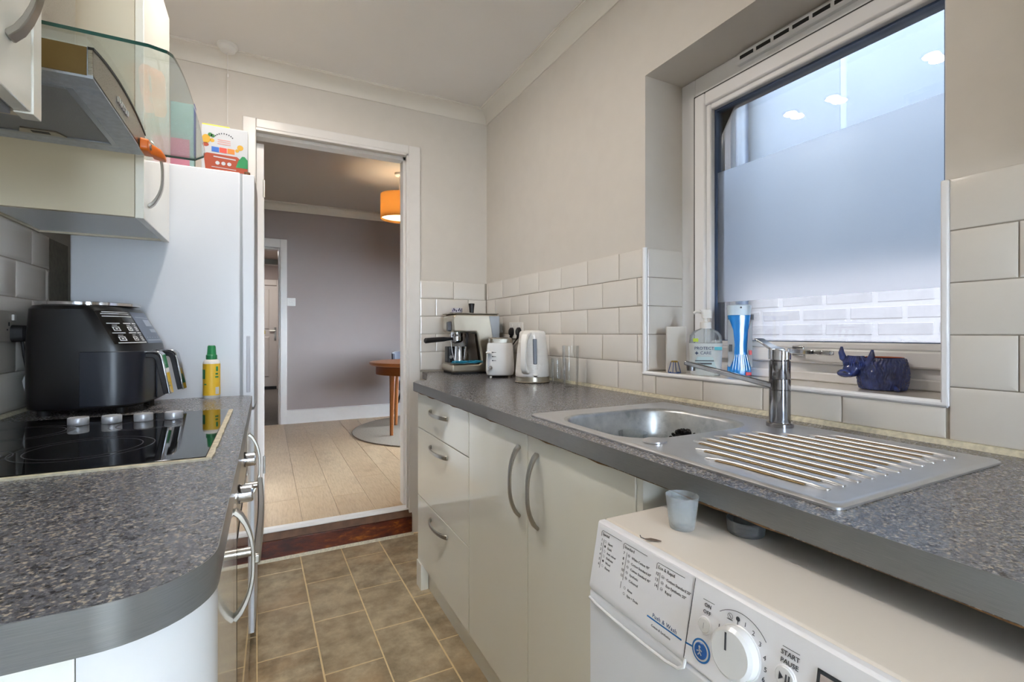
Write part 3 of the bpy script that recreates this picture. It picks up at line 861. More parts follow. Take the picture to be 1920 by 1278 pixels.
# small programme symbols
rr = random.Random(4)
def dot(m, u, v, r, h=.75, n=10, r2=None):
    c = [pan(u + r * cos(2 * pi * i / n), v + r * .95 * sin(2 * pi * i / n), h) for i in range(n)]
    if r2:
        c2 = [pan(u + r2 * cos(2 * pi * i / n), v + r2 * .95 * sin(2 * pi * i / n), h) for i in range(n)]
        m.loft([[tuple(p) for p in c], [tuple(p) for p in c2]], False, False)
    else:
        m.add([tuple(p) for p in c], [tuple(range(n))])
for i in range(6): dot(m, 23.3, 22.8 + i * 7, 1.9, r2=None if i in (1, 4) else 1.5)
for i in range(5): dot(m, 75.2, 22.8 + i * 7.6, 2.1, r2=1.7); bar(m, 73.4, 22.8 + i * 7.6, 77, 22.8 + i * 7.6, .4)
for i in range(2): dot(m, 75.2, 66.4 + i * 7.6, 1.9, r2=1.5)
for i in range(3): dot(m, 140, 23.4 + i * 7.4, 2.2, r2=1.8); bar(m, 138.4, 24 + i * 7.4, 141.6, 23 + i * 7.4, .4)
m.build('printed_lettering', 'print', ddo, True)
m = M(); m.text('Push & Wash', .0072, panm(131, 77), space=1.1); m.build('printed_lettering', mat('navy_print', '#2b4a78', .5), ddo, True)
m = M(); bar(m, 122.4, 79.6, 180.5, 78.9, 1.7); m.build('blue_line', 'blue', ddo, True)
# right side of the panel
m = M()
bar(m, 203.6, 19.6, 219, 19.0, .5); bar(m, 300, 18.6, 317, 18.2, .5)
m.text('ON', .0062, panm(210.6, 26.6), 'CENTER'); m.text('OFF', .0062, panm(210.4, 34), 'CENTER')
m.text('START', .0066, panm(308, 26.0), 'CENTER'); m.text('PAUSE', .0066, panm(308, 33.6), 'CENTER')
KU, KV = 253.5, 52
for s, a in (('14', 196), ('1', 279), ('2', 298), ('3', 317), ('4', 338), ('5', 357), ('6', 375), ('7', 393)):
    r = 32 if s != '14' else 29
    u, v = KU + r * cos(radians(a)), KV + r * sin(radians(a))
    if s == '14': u, v = 229.5, 37.5
    m.text(s, .0068, panm(u, v + 2.4), 'CENTER')
pts = [(KU + 40 * cos(radians(a)), KV + 40 * sin(radians(a))) for a in range(228, 324, 6)]
for (a, b), (c, d_) in zip(pts, pts[1:]): bar(m, a, b, c, d_, .55)
dot(m, 240, 21, 3.4, r2=2.9); bar(m, 236.5, 24.5, 243.5, 24.3, .7); bar(m, 238.5, 19.5, 241.5, 22.5, .5)
dot(m, 249.5, 19.2, 2.6); bar(m, 249.5, 21, 249.5, 25, .9)
m.build('printed_lettering', 'print', wmc, True)
def puck(u, v, r, h, name, mt, parent, rim=.8, n=32):
    m = M()
    rg = lambda q, hh: [tuple(pan(u + q * cos(2 * pi * i / n), v + q * sin(2 * pi * i / n), hh)) for i in range(n)]
    m.loft([rg(r, -.2), rg(r, h - rim), rg(r - rim, h)], False, True)
    return m.build(name, mt, parent, True, angle=40)
puck(209.5, 46.6, 9.6, 1.2, 'power_button_ring', bpy.data.materials['panel_white'], wmc)
pb = puck(209.5, 46.6, 8.0, 2.8, 'power_button', 'white', wmc)
m = M(); bar(m, 209.5, 43.5, 209.5, 50, .5, 3.0); m.build('power_mark', mat('light_grey_print', '#b9bcc2', .5), pb, True)
puck(208.5, 75.5, 12.6, .5, 'blue_ring', 'blue', wmc, .2)
puck(208.5, 75.5, 10.6, .7, 'white_ring', 'white', wmc, .1)
bb = puck(208.5, 75.5, 8.8, 1.8, 'quick_wash_button', mat('blue_button', '#1f62b4', .3), wmc)
m = M(); dot(m, 207.3, 71.5, 1.5, 2.0)
for a, b, c, d_ in ((207, 73, 208.4, 77), (208.4, 77, 206.2, 80.5), (208.4, 77, 211, 79.5), (207.4, 74, 211, 75.2), (204, 77, 206.6, 76)): bar(m, a, b, c, d_, 1.2, 2.0)
m.build('wash_symbol', 'whiteprint', bb, True)
m = M(); bar(m, 186, 78.4, 197, 77, 1.8, .3); m.build('blue_line', 'blue', wmc, True)
kn = puck(KU, KV, 27.2, 1.0, 'dial_collar', 'white', wmc)
kn = puck(KU, KV, 25.6, 15, 'programme_dial', 'white', wmc, 3.5, 48)
m = M(); bar(m, KU - 6.5, KV - 19, KU - 4.6, KV - 1.5, 2.2, 15.4); m.build('dial_mark', 'print', kn, True)
puck(305.6, 45.5, 11.2, 1.2, 'start_button_ring', bpy.data.materials['panel_white'], wmc)
sb = puck(305.6, 45.5, 9.6, 2.8, 'start_button', 'white', wmc)
m = M(); m.add([tuple(pan(300.5, 41.5, 3.1)), tuple(pan(305, 45.5, 3.1)), tuple(pan(300.5, 49.5, 3.1))], [(0, 1, 2)])
bar(m, 307.6, 41.5, 307.6, 49.5, 1.5, 3.1); bar(m, 310.6, 41.5, 310.6, 49.5, 1.5, 3.1); m.build('play_symbol', 'print', sb, True)
m = M(); a = [pan(334, 19.5, .2), pan(392, 19, .2), pan(392, 47, .2), pan(334, 47, .2)]
m.loft([[tuple(p) for p in a], [tuple(p + nrm * .0008) for p in a]]); dsp = m.build('display', 'blackgloss', wmc, True)
m = M(); m.add([tuple(pan(337, 23, 1.2)), tuple(pan(352, 22.8, 1.2)), tuple(pan(352, 32, 1.2)), tuple(pan(337, 32, 1.2))], [(0, 1, 2, 3)]); m.build('display_window', mat('lcd', '#b8a9a4', .3), dsp, True)
# door of the washer (below the frame edge)
m = M()
n = 40
rg = lambda r, x: [(x, .323 + r * cos(2 * pi * i / n), .40 + r * sin(2 * pi * i / n)) for i in range(n)]
m.loft([rg(.19, .456), rg(.19, .444), rg(.165, .436), rg(.135, .442)], False, True)
m.build('door', 'white', wmc, True)
for y in (.07, .57):
    for x in (.54, .97):
        M().cyl((x, y, 0), (x, y, .014), .02, n=12).build('foot', 'blackrubber', wmc, True)
# ------------------------------------------------------------------ left-hand run
lw = thing('worktop', 'speckled dark grey laminate worktop around the hob', 'worktop', (-.3, 1.2, .872))
EX, NY, FY = -.0445, .5, 1.955
HY0, HY1, HX0_, HX1_ = 1.005, 1.575, -.565, -.105
nr = arc(EX - .085, NY + .085, .085, 0, -90, 12); nr = [(x, y) for x, y in nr]
fr = arc(EX - .035, FY - .035, .035, 90, 0, 6)
m = M()
m.prism([(XL, HY0), (EX, HY0)] + nr + [(XL, NY)], ZB, ZT)
m.prism([(XL, HY1), (XL, FY)] + fr + [(EX, HY1)], ZB, ZT)
m.box(XL, HX0_, HY0, HY1, ZB, ZT).box(HX1_, EX, HY0, HY1, ZB, ZT)
m.build('slab', 'worktop', lw, True)
m = M(); e = .0008
pth = [(XL, NY - e, .8905)] + [(x + e * .7, y - e * .7, .8905) for x, y in reversed(nr)] + [(EX + e, y, .8905) for y in (.8, 1.2, 1.6)] + [(x + e, y + e, .8905) for x, y in reversed(fr)]
m.strap(pth, (0, 0, 1), .0385, .0012)
m.build('edge_strip', 'edge', lw, True)
# base units
XF = -.0465
un = thing('end_unit', 'gloss cream base unit with curved end under the left worktop', 'cabinet', (-.3, .75, 0))
m = M()
crn = arc(XF - .085, .512 + .085, .085, 0, -90, 12)
m.prism([(XL + .01, .99), (XF - .018, .99), (XF - .018, .60)] + [(x, y) for x, y in arc(XF - .085, .597, .067, 0, -90, 8)] + [(XL + .01, .530)], .1, .871)
m.build('carcass', 'cab', un, True)
m = M(); m.strap([(x, y, .49) for x, y in arc(XF - .085, .597, .084, 0, -90, 14)] + [(-.138, .5125, .49)], (0, 0, 1), .755, .004)
m.build('curved_post', 'white', un, True)
M().box(XL + .01, -.139, .511, .529, .112, .868).build('end_panel', 'cab', un, True, bevel=.001)
d = M().box(XF - .018, XF, .600, .988, .112, .866).build('door', 'cab', un, True, bevel=.0015)
m = M(); bow_handle(m, (XF, .905, .660), (XF, .905, .845), (1, 0, 0), .016, .028); m.build('handle', 'nickel', d, True, bevel=.0015, seg=1)
M().box(XL + .01, XF - .05, .56, 1.955, 0, .1).build('plinth_board', 'cab', un, True)
ov = thing('built_in_oven', 'steel and black glass oven under the hob', 'oven', (-.3, 1.29, .1))
M().box(XL + .03, XF - .02, .994, 1.588, .108, .868).build('body', 'dark', ov, True)
M().box(XF - .02, XF - .001, .994, 1.588, .755, .866).build('control_fascia', 'steel', ov, True, bevel=.001)
M().box(XF - .02, XF + .0005, .994, 1.588, .112, .750).build('oven_door', mat('oven_glass', '#0a0a0c', .03, coat=.5), ov, True, bevel=.0015)
for y in (1.045, 1.325):
    k = M().cyl((XF - .001, y, .826), (XF + .004, y, .826), .018, n=24).tube([(XF + .004, y, .826), (XF + .022, y, .826), (XF + .025, y, .826)], [.0165, .0165, .0145], 28).build('knob', 'chrome', ov, True)
m = M()
m.strap([(XF + .030 + .006 * (1 - ((y - 1.29) / .28) ** 2), y, .708) for y in [1.018 + i * .0272 for i in range(21)]], (0, 0, 1), .018, .014)
m.build('handle_bar', 'nickel', ov, True, bevel=.003)
for y in (1.06, 1.52):
    M().cyl((XF, y, .708), (XF + .030, y, .708), .009, n=14).build('handle_post', 'nickel', ov, True)
fu = thing('filler_unit', 'narrow gloss cream base unit between oven and fridge', 'cabinet', (-.3, 1.775, 0))
M().box(XL + .01, XF - .018, 1.594, 1.953, .1, .871).build('carcass', 'cab', fu, True)
d = M().box(XF - .018, XF, 1.594, 1.953, .112, .866).build('door', 'cab', fu, True, bevel=.0015)
m = M(); bow_handle(m, (XF, 1.655, .632), (XF, 1.655, .83), (1, 0, 0), .016, .030); m.build('handle', 'nickel', d, True, bevel=.0015, seg=1)
# hob
hb = thing('ceramic_hob', 'black ceramic hob with four silver knobs set in the left worktop', 'hob', (-.35, 1.285, .91))
m = M()
m.box(HX0_ - .012, HX1_ + .012, HY0 - .014, HY1 + .014, .9102, .9155)
m.build('glass_top', mat('hob_glass', '#08090b', .03), hb, True, bevel=.001)
M().box(HX0_ + .01, HX1_ - .01, HY0 + .01, HY1 - .01, .874, .9102).build('hob_tray', 'dark', hb, True)
m = M(); rr = random.Random(2)
for (x0, y0, x1, y1) in ((HX0_ - .014, HY0 - .018, HX1_ + .016, HY0 - .018), (HX1_ + .0165, HY0 - .018, HX1_ + .0165, HY1 + .014)):
    n = 30; P = []; ws = []
    for i in range(n + 1):
        P.append((x0 + (x1 - x0) * i / n, y0 + (y1 - y0) * i / n, .9118)); ws.append(.0075 + .005 * rr.random())
    m.strap(P, (0, 1, 0) if y0 == y1 else (1, 0, 0), ws, .004)
m.build('sealant', 'seal', hb, True)
for x, y, r in ((-.30, 1.165, .105), (-.25, 1.40, .07), (-.47, 1.14, .075), (-.47, 1.40, .09)):
    m = M()
    for q in (r, r * .82):
        n = 48
        m.loft([[(x + k * cos(2 * pi * i / n), y + k * sin(2 * pi * i / n), .91565) for i in range(n)] for k in (q, q - .0018)], False, False)
    m.build('cooking_zone_mark', mat('hob_mark', '#3b3b42', .4) if 'hob_mark' not in bpy.data.materials else bpy.data.materials['hob_mark'], hb, True)
for x in (-.392, -.330, -.2685, -.2065):
    m = M(); m.lathe([(.0190, .9158), (.0196, .917), (.0196, .932), (.0188, .9335), (.0165, .9332), (.0005, .9325)], (x, 1.468, 0), 28)
    m.build('knob', mat('worn_silver', '#c6c8ce', .35, .35, nscale=60, vary=.3) if 'worn_silver' not in bpy.data.materials else bpy.data.materials['worn_silver'], hb, True)
# fridge freezer
ff = thing('fridge_freezer', 'tall white fridge freezer standing at the end of the left run', 'fridge', (-.3, 2.24, 0))
M().box(-.545, -.082, 1.966, 2.53, .035, 1.704).build('body', 'fridge', ff, True, bevel=.004)
def fdoor_(z0, z1, s0, s1):
    m = M()
    # plan of the door with a slightly bowed face
    face = [(-.037 + .006 * (1 - ((y - 2.248) / .282) ** 2) - .0, y) for y in [1.966 + i * .0564 for i in range(11)]]
    m.prism([(-.0745, 1.966)] + face + [(-.0745, 2.53)], z0, z1)
    d = m.build('door', 'fridge', ff, True, bevel=.003)
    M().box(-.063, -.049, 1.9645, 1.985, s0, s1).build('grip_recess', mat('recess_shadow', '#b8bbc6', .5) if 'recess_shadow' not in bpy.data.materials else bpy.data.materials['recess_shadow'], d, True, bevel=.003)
fdoor_(.865, 1.700, .918, 1.122); fdoor_(.05, .855, .62, .80)
M().box(-.0825, -.074, 1.970, 2.526, .05, 1.70).build('door_seal', mat('door_seal', '#9ea3a9', .7), ff, True)
M().cyl((-.060, 1.985, 1.700), (-.060, 1.985, 1.712), .010, n=12).build('hinge_cap', 'rawtimber', ff, True)
for y in (2.0, 2.48):
    M().cyl((-.12, y, 0), (-.12, y, .04), .02, n=12).build('foot', 'blackrubber', ff, True)
    M().cyl((-.5, y, 0), (-.5, y, .04), .02, n=12).build('foot', 'blackrubber', ff, True)
# wall cabinets
def wallcab(name, label, y0, y1, dy0, dy1, hy, hz0, hz1):
    t = thing(name, label, 'cabinet', (-.45, (y0 + y1) / 2, 1.437))
    z0, z1 = 1.437, 2.185
    m = M()
    m.box(XL, -.308, y0, y0 + .016, z0, z1).box(XL, -.308, y1 - .016, y1, z0, z1).box(XL, -.308, y0, y1, z1 - .016, z1).box(XL, XL + .008, y0, y1, z0, z1)
    m.build('carcass', 'cabside', t, True)
    M().box(XL + .01, -.309, y0 + .016, y1 - .016, z0 + .006, z0 + .02).build('bottom_board', 'cabunder', t, True)
    d = M().box(-.307, -.288, dy0, dy1, z0 - .002, z1).build('door', 'cab', t, True, bevel=.0015)
    m = M(); bow_handle(m, (-.288, hy, hz0), (-.288, hy, hz1), (1, 0, 0), .018, .032); m.build('handle', 'nickel', d, True, bevel=.0015, seg=1)
    return t
c1 = wallcab('wall_cabinet', 'cream wall cabinet between cooker hood and fridge', 1.577, 1.958, 1.580, 1.958, 1.636, 1.475, 1.665)
c2 = wallcab('wall_cabinet', 'cream wall cabinet on the near side of the cooker hood', .42, .920, .423, .892, .826, 1.498, 1.715)
M().box(-.307, -.286, .8935, .920, 1.433, 2.185).build('end_strip', 'cab', c2, True, bevel=.001)
M().box(XL + .01, -.312, .44, .90, 1.4315, 1.4395).build('light_panel', mat('light_panel', '#8d9299', .3), c2, True)
rc = thing('wall_cabinet', 'unseen cream cabinet added to shade the near window wall', 'cabinet', (1.05, -.35, 1.437))  # unseen cabinet added to keep back door light off the near window wall
m = M(); m.box(.905, 1.198, -.75, .16, 1.437, 2.185); m.build('carcass', 'cabside', rc, True)
for y0, y1 in ((-.748, -.297), (-.293, .158)):
    d = M().box(.886, .904, y0, y1, 1.435, 2.185).build('door', 'cab', rc, True, bevel=.0015)
    m = M(); bow_handle(m, (.886, (y0 if y0 > -.5 else y1) + (.05 if y0 > -.5 else -.05), 1.50), (.886, (y0 if y0 > -.5 else y1) + (.05 if y0 > -.5 else -.05), 1.70), (-1, 0, 0), .018, .032); m.build('handle', 'nickel', d, True)
# cooker hood
HC = 1.28
gz = lambda y: 1.648 - .494 * (y - HC) ** 2
hd = thing('cooker_hood', 'stainless cooker hood with curved glass canopy above the hob', 'cooker hood', (-.4, HC, 1.57))
BY0, BY1, HB = 1.077, 1.483, 1.573
n = 16
ys = [BY0 + (BY1 - BY0) * i / n for i in range(n + 1)]
m = M()
m.prism([(BY0, HB + .006)] + [(y, gz(y) - .001) for y in ys] + [(BY1, HB + .006)], -.56, -.275, 'yz')
m.build('canopy_body', 'hoodsteel', hd, True)
m = M(); m.prism([(BY0 + .001, HB + .002)] + [(y, gz(y) - .001) for y in ys] + [(BY1 - .001, HB + .002)], -.2755, -.268, 'yz')
m.build('front_fascia', 'steel', hd, True, bevel=.001)
M().box(-.558, -.276, BY0 - .002, BY0 + .001, HB + .004, gz(BY0) - .002).build('end_cap', mat('cabinet_reflection_steel', '#8d7a58', .25, 1.0), hd, True)  # brown reflection of the cream cabinet painted into the steel
M().prism([(BY0, gz(BY0) - .001)] + [(y, gz(y) + .0) for y in ys] + [(BY1, gz(BY1) - .001)] + [(y, gz(y) - .005) for y in reversed(ys)], -.2755, -.2665, 'yz').build('gasket_strip', 'dark', hd, True)
# underside
m = M()
m.box(-.56, -.268, BY0, BY0 + .055, HB, HB + .006).box(-.56, -.268, BY1 - .045, BY1, HB, HB + .006).box(-.310, -.268, BY0 + .055, BY1 - .045, HB, HB + .006).box(-.56, -.535, BY0 + .055, BY1 - .045, HB, HB + .006)
m.build('underside_frame', 'hoodsteel', hd, True)
def filt():
    nn = NT('mesh_filter')
    v = nn.wave(210, nn.mapping((1, 1, 1)), axis='X', detail=0); u = nn.wave(210, nn.mapping((1, 1, 1)), axis='Y', detail=0)
    c = nn.mix(1.0, v, u, 'MULTIPLY')
    nn.set(color=nn.ramp(c, [(.1, '#7d8185'), (.6, '#c2c6c9')]), metal=.1, rough=.5); nn.bump(c, .6, .001)
    return nn.m
fo = M().box(-.532, -.322, BY0 + .066, BY1 - .058, HB + .002, HB + .007).build('grease_filter', filt(), hd, True)
m = M(); ring_ = [(-.535, -.312, BY0 + .055, BY1 - .045)]
m.box(-.322, -.310, BY0 + .055, BY1 - .045, HB - .001, HB + .005).box(-.535, -.322, BY0 + .055, BY0 + .066, HB - .001, HB + .005).box(-.535, -.322, BY1 - .058, BY1 - .045, HB - .001, HB + .005)
m.build('filter_frame', mat('alu', '#a5adb8', .35, .8), fo, True, bevel=.001)
m = M(); m.prism([(-.48, BY1 - .058), (-.40, BY1 - .058), (-.41, BY1 - .085), (-.47, BY1 - .085)], HB - .001, HB + .004)
m.build('filter_catch', 'steel', fo, True)
M().box(-.455, -.425, BY1 - .078, BY1 - .066, HB - .0018, HB).build('catch_slot', 'dark', fo, True)
for k in range(5):
    y = 1.225 + k * .0165
    M().box(-.268, -.2635, y, y + .012, 1.597, 1.609).build('push_button', 'chrome', hd, True, bevel=.001)
# glass
def hoodglass():
    y0, y1 = .985, 1.575
    N = 28
    ys = [y0 + (y1 - y0) * i / N for i in range(N + 1)]
    def xf(y):
        e = min(y - y0, y1 - y); r = .05
        return -.146 - (r - sqrt(max(r * r - (r - e) ** 2, 0)) if e < r else 0) * .55
    m = M(); T = .006
    topv = [(-.60, y, gz(y) + T) for y in ys] + [(xf(y), y, gz(y) + T) for y in ys]
    botv = [(-.60, y, gz(y)) for y in ys] + [(xf(y), y, gz(y)) for y in ys]
    k = N + 1
    vs = topv + botv; fs = []
    for i in range(N):
        fs.append((i, i + 1, k + i + 1, k + i)); fs.append((2 * k + i, 2 * k + k + i, 2 * k + k + i + 1, 2 * k + i + 1))
    m.add(vs, fs)
    m.mt(1)
    es = []
    for i in range(N): es.append((k + i, k + i + 1, 3 * k + i + 1, 3 * k + i)); es.append((i, 2 * k + i, 2 * k + i + 1, i + 1))
    es += [(0, k, 3 * k, 2 * k), (N, 2 * k + N, 3 * k + N, k + N)]
    b = 0
    m.f += [tuple(b + i for i in f) for f in es]; m.m += [1] * len(es)
    return m
hoodglass().build('glass_canopy', ['hoodglass', 'greenedge'], hd, True)
M().box(-.61, -.378, 1.16, 1.40, 1.63, CEIL).build('chimney_flue', 'steel', hd, True, bevel=.002)
# ------------------------------------------------------------------ things on the left
def rz_m(a): return Matrix.Rotation(a, 4, 'Z')
# air fryer (front is local +x)
af = thing('air_fryer', 'black twin drawer air fryer with chrome handles behind the hob', 'air fryer', (-.4236, 1.796, .91), radians(-8))
MAT['fryer'] = mat('black_satin', '#07090f', .34)
MAT['frygrey'] = mat('slate_satin', '#5d6a7e', .35)
def fp(xb, xf, hw, rb, rf, n=6):
    p = []
    for cx, cy, r, a0 in ((xf - rf, hw - rf, rf, 0), (xb + rb, hw - rb, rb, 90), (xb + rb, -hw + rb, rb, 180), (xf - rf, -hw + rf, rf, 270)):
        for i in range(n + 1):
            a = radians(a0 + 90 * i / n); p.append((cx + r * cos(a), cy + r * sin(a)))
    return p
LV = [(.016, .112, .132, .0), (.022, .122, .142, 0), (.040, .125, .145, 0), (.172, .125, .145, 0), (.188, .122, .145, 0), (.285, .072, .140, 0), (.294, .066, .134, 0), (.297, .050, .115, 0)]
m = M(); m.loft([[(x, y, z) for x, y in fp(-hw * .862, xf, hw, .045, .070)] for z, xf, hw, _ in LV]); m.build('body', 'fryer', af, angle=28)
m = M(); m.lathe([(.0005, .2975), (.108, .2975), (.116, .2985), (.116, .306), (.112, .308), (.0005, .309)], (-.030, 0, 0), 40); m.build('lid', 'chrome', af)
def front_poly(d, y0, y1, n=24, xf=.125, hw=.145, r=.070):
    """front outline from the near side round the corner to the far side, offset by d"""
    P = [(xf - r - .05 + .05 * i / 4, -hw - d) for i in range(4)]
    P += [(xf - r + (r + d) * cos(radians(a)), -hw + r + (r + d) * sin(radians(a))) for a in range(-90, 1, 9)]
    P += [(xf + d, -hw + r + (2 * hw - 2 * r) * i / 10) for i in range(1, 10)]
    P += [(xf - r + (r + d) * cos(radians(a)), hw - r + (r + d) * sin(radians(a))) for a in range(0, 91, 9)]
    P += [(xf - r - .05 * (i / 4), hw + d) for i in range(1, 5)]
    return [p for p in P if y0 <= p[1] <= y1]
for y0, y1, hy in ((-.2, -.004, -.062), (.004, .2, .062)):
    pl_ = front_poly(.0015, y0, y1)
    m = M(); m.strap([(x, y, .098) for x, y in pl_], (0, 0, 1), .146, .004)
    d = m.build('drawer', mat('drawer_satin', '#141a26', .34) if 'drawer_satin' not in bpy.data.materials else bpy.data.materials['drawer_satin'], af, bevel=.0015)
    path = [(.118, hy, .168), (.145, hy, .168), (.158, hy, .166), (.166, hy, .158), (.172, hy, .13), (.187, hy, .045)]
    m = M(); m.strap(path, (0, 1, 0), [.030, .030, .031, .032, .032, .030], .006); hh = m.build('handle', 'chrome', d, bevel=.002)
    pin = [(.118, hy, .157), (.143, hy, .157), (.151, hy, .155), (.157, hy, .147), (.162, hy, .128), (.178, hy, .045)]
    m = M(); m.strap(pin, (0, 1, 0), .026, .014); m.build('handle_grip', 'blackplastic', d, bevel=.002)
# curved upper front: control panel and pictogram panel
def ring_at(t):
    z0, x0, h0, _ = LV[4]; z1, x1, h1, _ = LV[5]
    return z0 + (z1 - z0) * t, x0 + (x1 - x0) * t, h0 + (h1 - h0) * t
def S_(s, t, d=.0008):
    """s: 0 near side .. 1 far side along the front, t: 0 bottom .. 1 top of the sloping front"""
    z, xf, hw = ring_at(t); r = .070
    L = [.05, r * pi / 2, 2 * hw - 2 * r, r * pi / 2, .05]; q = s * sum(L)
    if q < L[0]: x, y, nx, ny = xf - r - .05 + q, -hw, 0, -1
    elif q < L[0] + L[1]:
        a = -pi / 2 + (q - L[0]) / r; x, y, nx, ny = xf - r + r * cos(a), -hw + r + r * sin(a), cos(a), sin(a)
    elif q < sum(L[:3]): x, y, nx, ny = xf, -hw + r + q - L[0] - L[1], 1, 0
    else:
        a = (q - sum(L[:3])) / r; x, y, nx, ny = xf - r + r * cos(a), hw - r + r * sin(a), cos(a), sin(a)
    return (x + nx * d, y + ny * d, z + abs(nx) * d * .5)
def patch(m, s0, s1, t0, t1, d, n=10, sk=0.0):
    a = [S_(s0 + (s1 - s0) * i / n + sk * 0, t0, d) for i in range(n + 1)]
    b = [S_(s0 + (s1 - s0) * i / n + sk, t1, d) for i in range(n + 1)]
    m.loft([a, b], False, False, False)
m = M(); patch(m, .17, .415, .03, .97, .0012, 14); m.build('pictogram_panel', 'blackgloss', af)
m = M()
for t in (.05, .33, .60, .80, .87, .92):
    for s0, s1 in (((.19, .405),) if t in (.05, .80, .87, .92) else ((.19, .255), (.275, .335), (.352, .405))):
        patch(m, s0 + (.01 if t > .9 else 0), s1 - (.02 if t > .85 else 0), t, t + .025, .0018, 8)
for t0 in (.12, .40):
    for s0 in (.205, .285, .358):
        w_ = .035
        patch(m, s0, s0 + w_, t0, t0 + .02, .0018, 3); patch(m, s0, s0 + w_, t0 + .10, t0 + .12, .0018, 3)
        patch(m, s0, s0 + .006, t0, t0 + .12, .0018, 1); patch(m, s0 + w_ - .006, s0 + w_, t0, t0 + .12, .0018, 1)
        patch(m, s0 + .012, s0 + .024, t0 + .04, t0 + .08, .0018, 2); patch(m, s0 + .005, s0 + .03, t0 + .15, t0 + .165, .0018, 2)
m.build('pictograms', 'whiteprint', af)
m = M(); patch(m, .425, .80, .03, .97, .0014, 16); cp = m.build('control_panel', 'frygrey', af)
m = M()
patch(m, .46, .75, .80, .82, .002, 10); patch(m, .56, .66, .55, .75, .002, 4); patch(m, .58, .67, .36, .46, .002, 4); patch(m, .45, .76, .10, .14, .002, 10)
for k in range(7): patch(m, .46 + k * .042, .475 + k * .042, .19, .215, .002, 2)
m.build('display_marks', mat('pale_grey_print', '#98a3b4', .5), cp)
for x in (-.09, .08):
    for y in (-.10, .10):
        M().cyl((x, y, 0), (x, y, .018), .014, n=14).build('foot', 'blackrubber', af)
# spray bottle
bt = thing('spray_bottle', 'yellow labelled white bottle with a green cap against the fridge', 'bottle', (-.1655, 1.935, .91))
m = M(); m.lathe([(.0005, 0), (.0235, 0), (.0255, .004), (.0255, .118), (.0245, .124), (.020, .130), (.012, .133)], n=28); m.build('body', 'whiteplastic', bt)
m = M(); m.lathe([(.0258, .010), (.0258, .117)], n=32, caps=False); lb = m.build('label', mat('yellow_label', '#f0c233', .45), bt)
GR = mat('green_print', '#20804c', .4)
m = M(); m.lathe([(.0158, .131), (.0165, .133), (.0165, .146), (.0148, .147), (.0135, .149), (.0118, .176), (.0100, .179), (.0005, .179)], n=24); m.build('cap', GR, bt)
def wrap(m, r, a0, a1, z0, z1, n=6):
    m.loft([[(r * cos(radians(a0 + (a1 - a0) * i / n)), r * sin(radians(a0 + (a1 - a0) * i / n)), z) for i in range(n + 1)] for z in (z0, z1)], False, False, False)
for a0, a1, z0, z1 in ((-172, -130, .066, .098), (-60, -40, .080, .086), (-62, -36, .070, .075), (-56, -40, .092, .108), (-140, -120, .046, .050)):
    m = M(); wrap(m, .0262, a0, a1, z0, z1); m.build('label_mark', GR, lb)
m = M(); wrap(m, .0262, -60, -30, .014, .038); m.build('label_panel', 'white', lb)
# wall socket on the left
ws = thing('wall_socket', 'brushed steel double socket on the hob wall tiles', 'socket', (-.6105, 1.70, 1.15))
M().box(-.611, -.604, 1.63, 1.779, 1.108, 1.190).build('plate', mat('socket_steel', '#bdb4aa', .35, .3), ws, True, bevel=.002)
for y in (1.655, 1.755):
    m = M(); m.box(-.604, -.598, y - .006, y + .006, 1.165, 1.181); m.build('rocker_switch', 'whiteplastic', ws, True, bevel=.001)
m = M()
for y in (1.672, 1.735):
    m.box(-.6042, -.6036, y - .003, y + .003, 1.150, 1.160)
    m.box(-.6042, -.6036, y - .012, y - .006, 1.138, 1.142); m.box(-.6042, -.6036, y + .006, y + .012, 1.138, 1.142)
m.build('pin_slot', 'dark', ws, True)
pg = thing('mains_plug', 'black plug in the steel socket behind the air fryer', 'plug', (-.604, 1.762, 1.13))
m = M(); m.loft([[(-.6035, 1.762 + y, 1.130 + z) for y, z in rrect(0, 0, .046, .046, .014)], [(-.580, 1.762 + y, 1.130 + z) for y, z in rrect(0, 0, .044, .044, .014)], [(-.574, 1.762 + y, 1.130 + z) for y, z in rrect(0, 0, .034, .034, .012)]])
m.build('plug_body', 'blackrubber', pg, True)
m = M(); m.tube([(-.588, 1.765, 1.108), (-.586, 1.77, 1.07), (-.585, 1.80, .99), (-.584, 1.85, .925), (-.57, 1.90, .9145)], .0035, 8); m.build('cord', 'blackrubber', pg, True)
m = M(); rr = random.Random(8)
m.loft([[(-.586 + w_ * cos(a) * .4 + rr.uniform(-.001, .001), 1.783 + w_ * sin(a), z) for a in [2 * pi * i / 8 for i in range(8)]] for z, w_ in ((.972, .006), (.985, .013), (1.0, .015), (1.012, .010), (1.018, .004))])
m.build('cord_tag', mat('white_wrapper', '#c9c9cc', .4), pg, True)
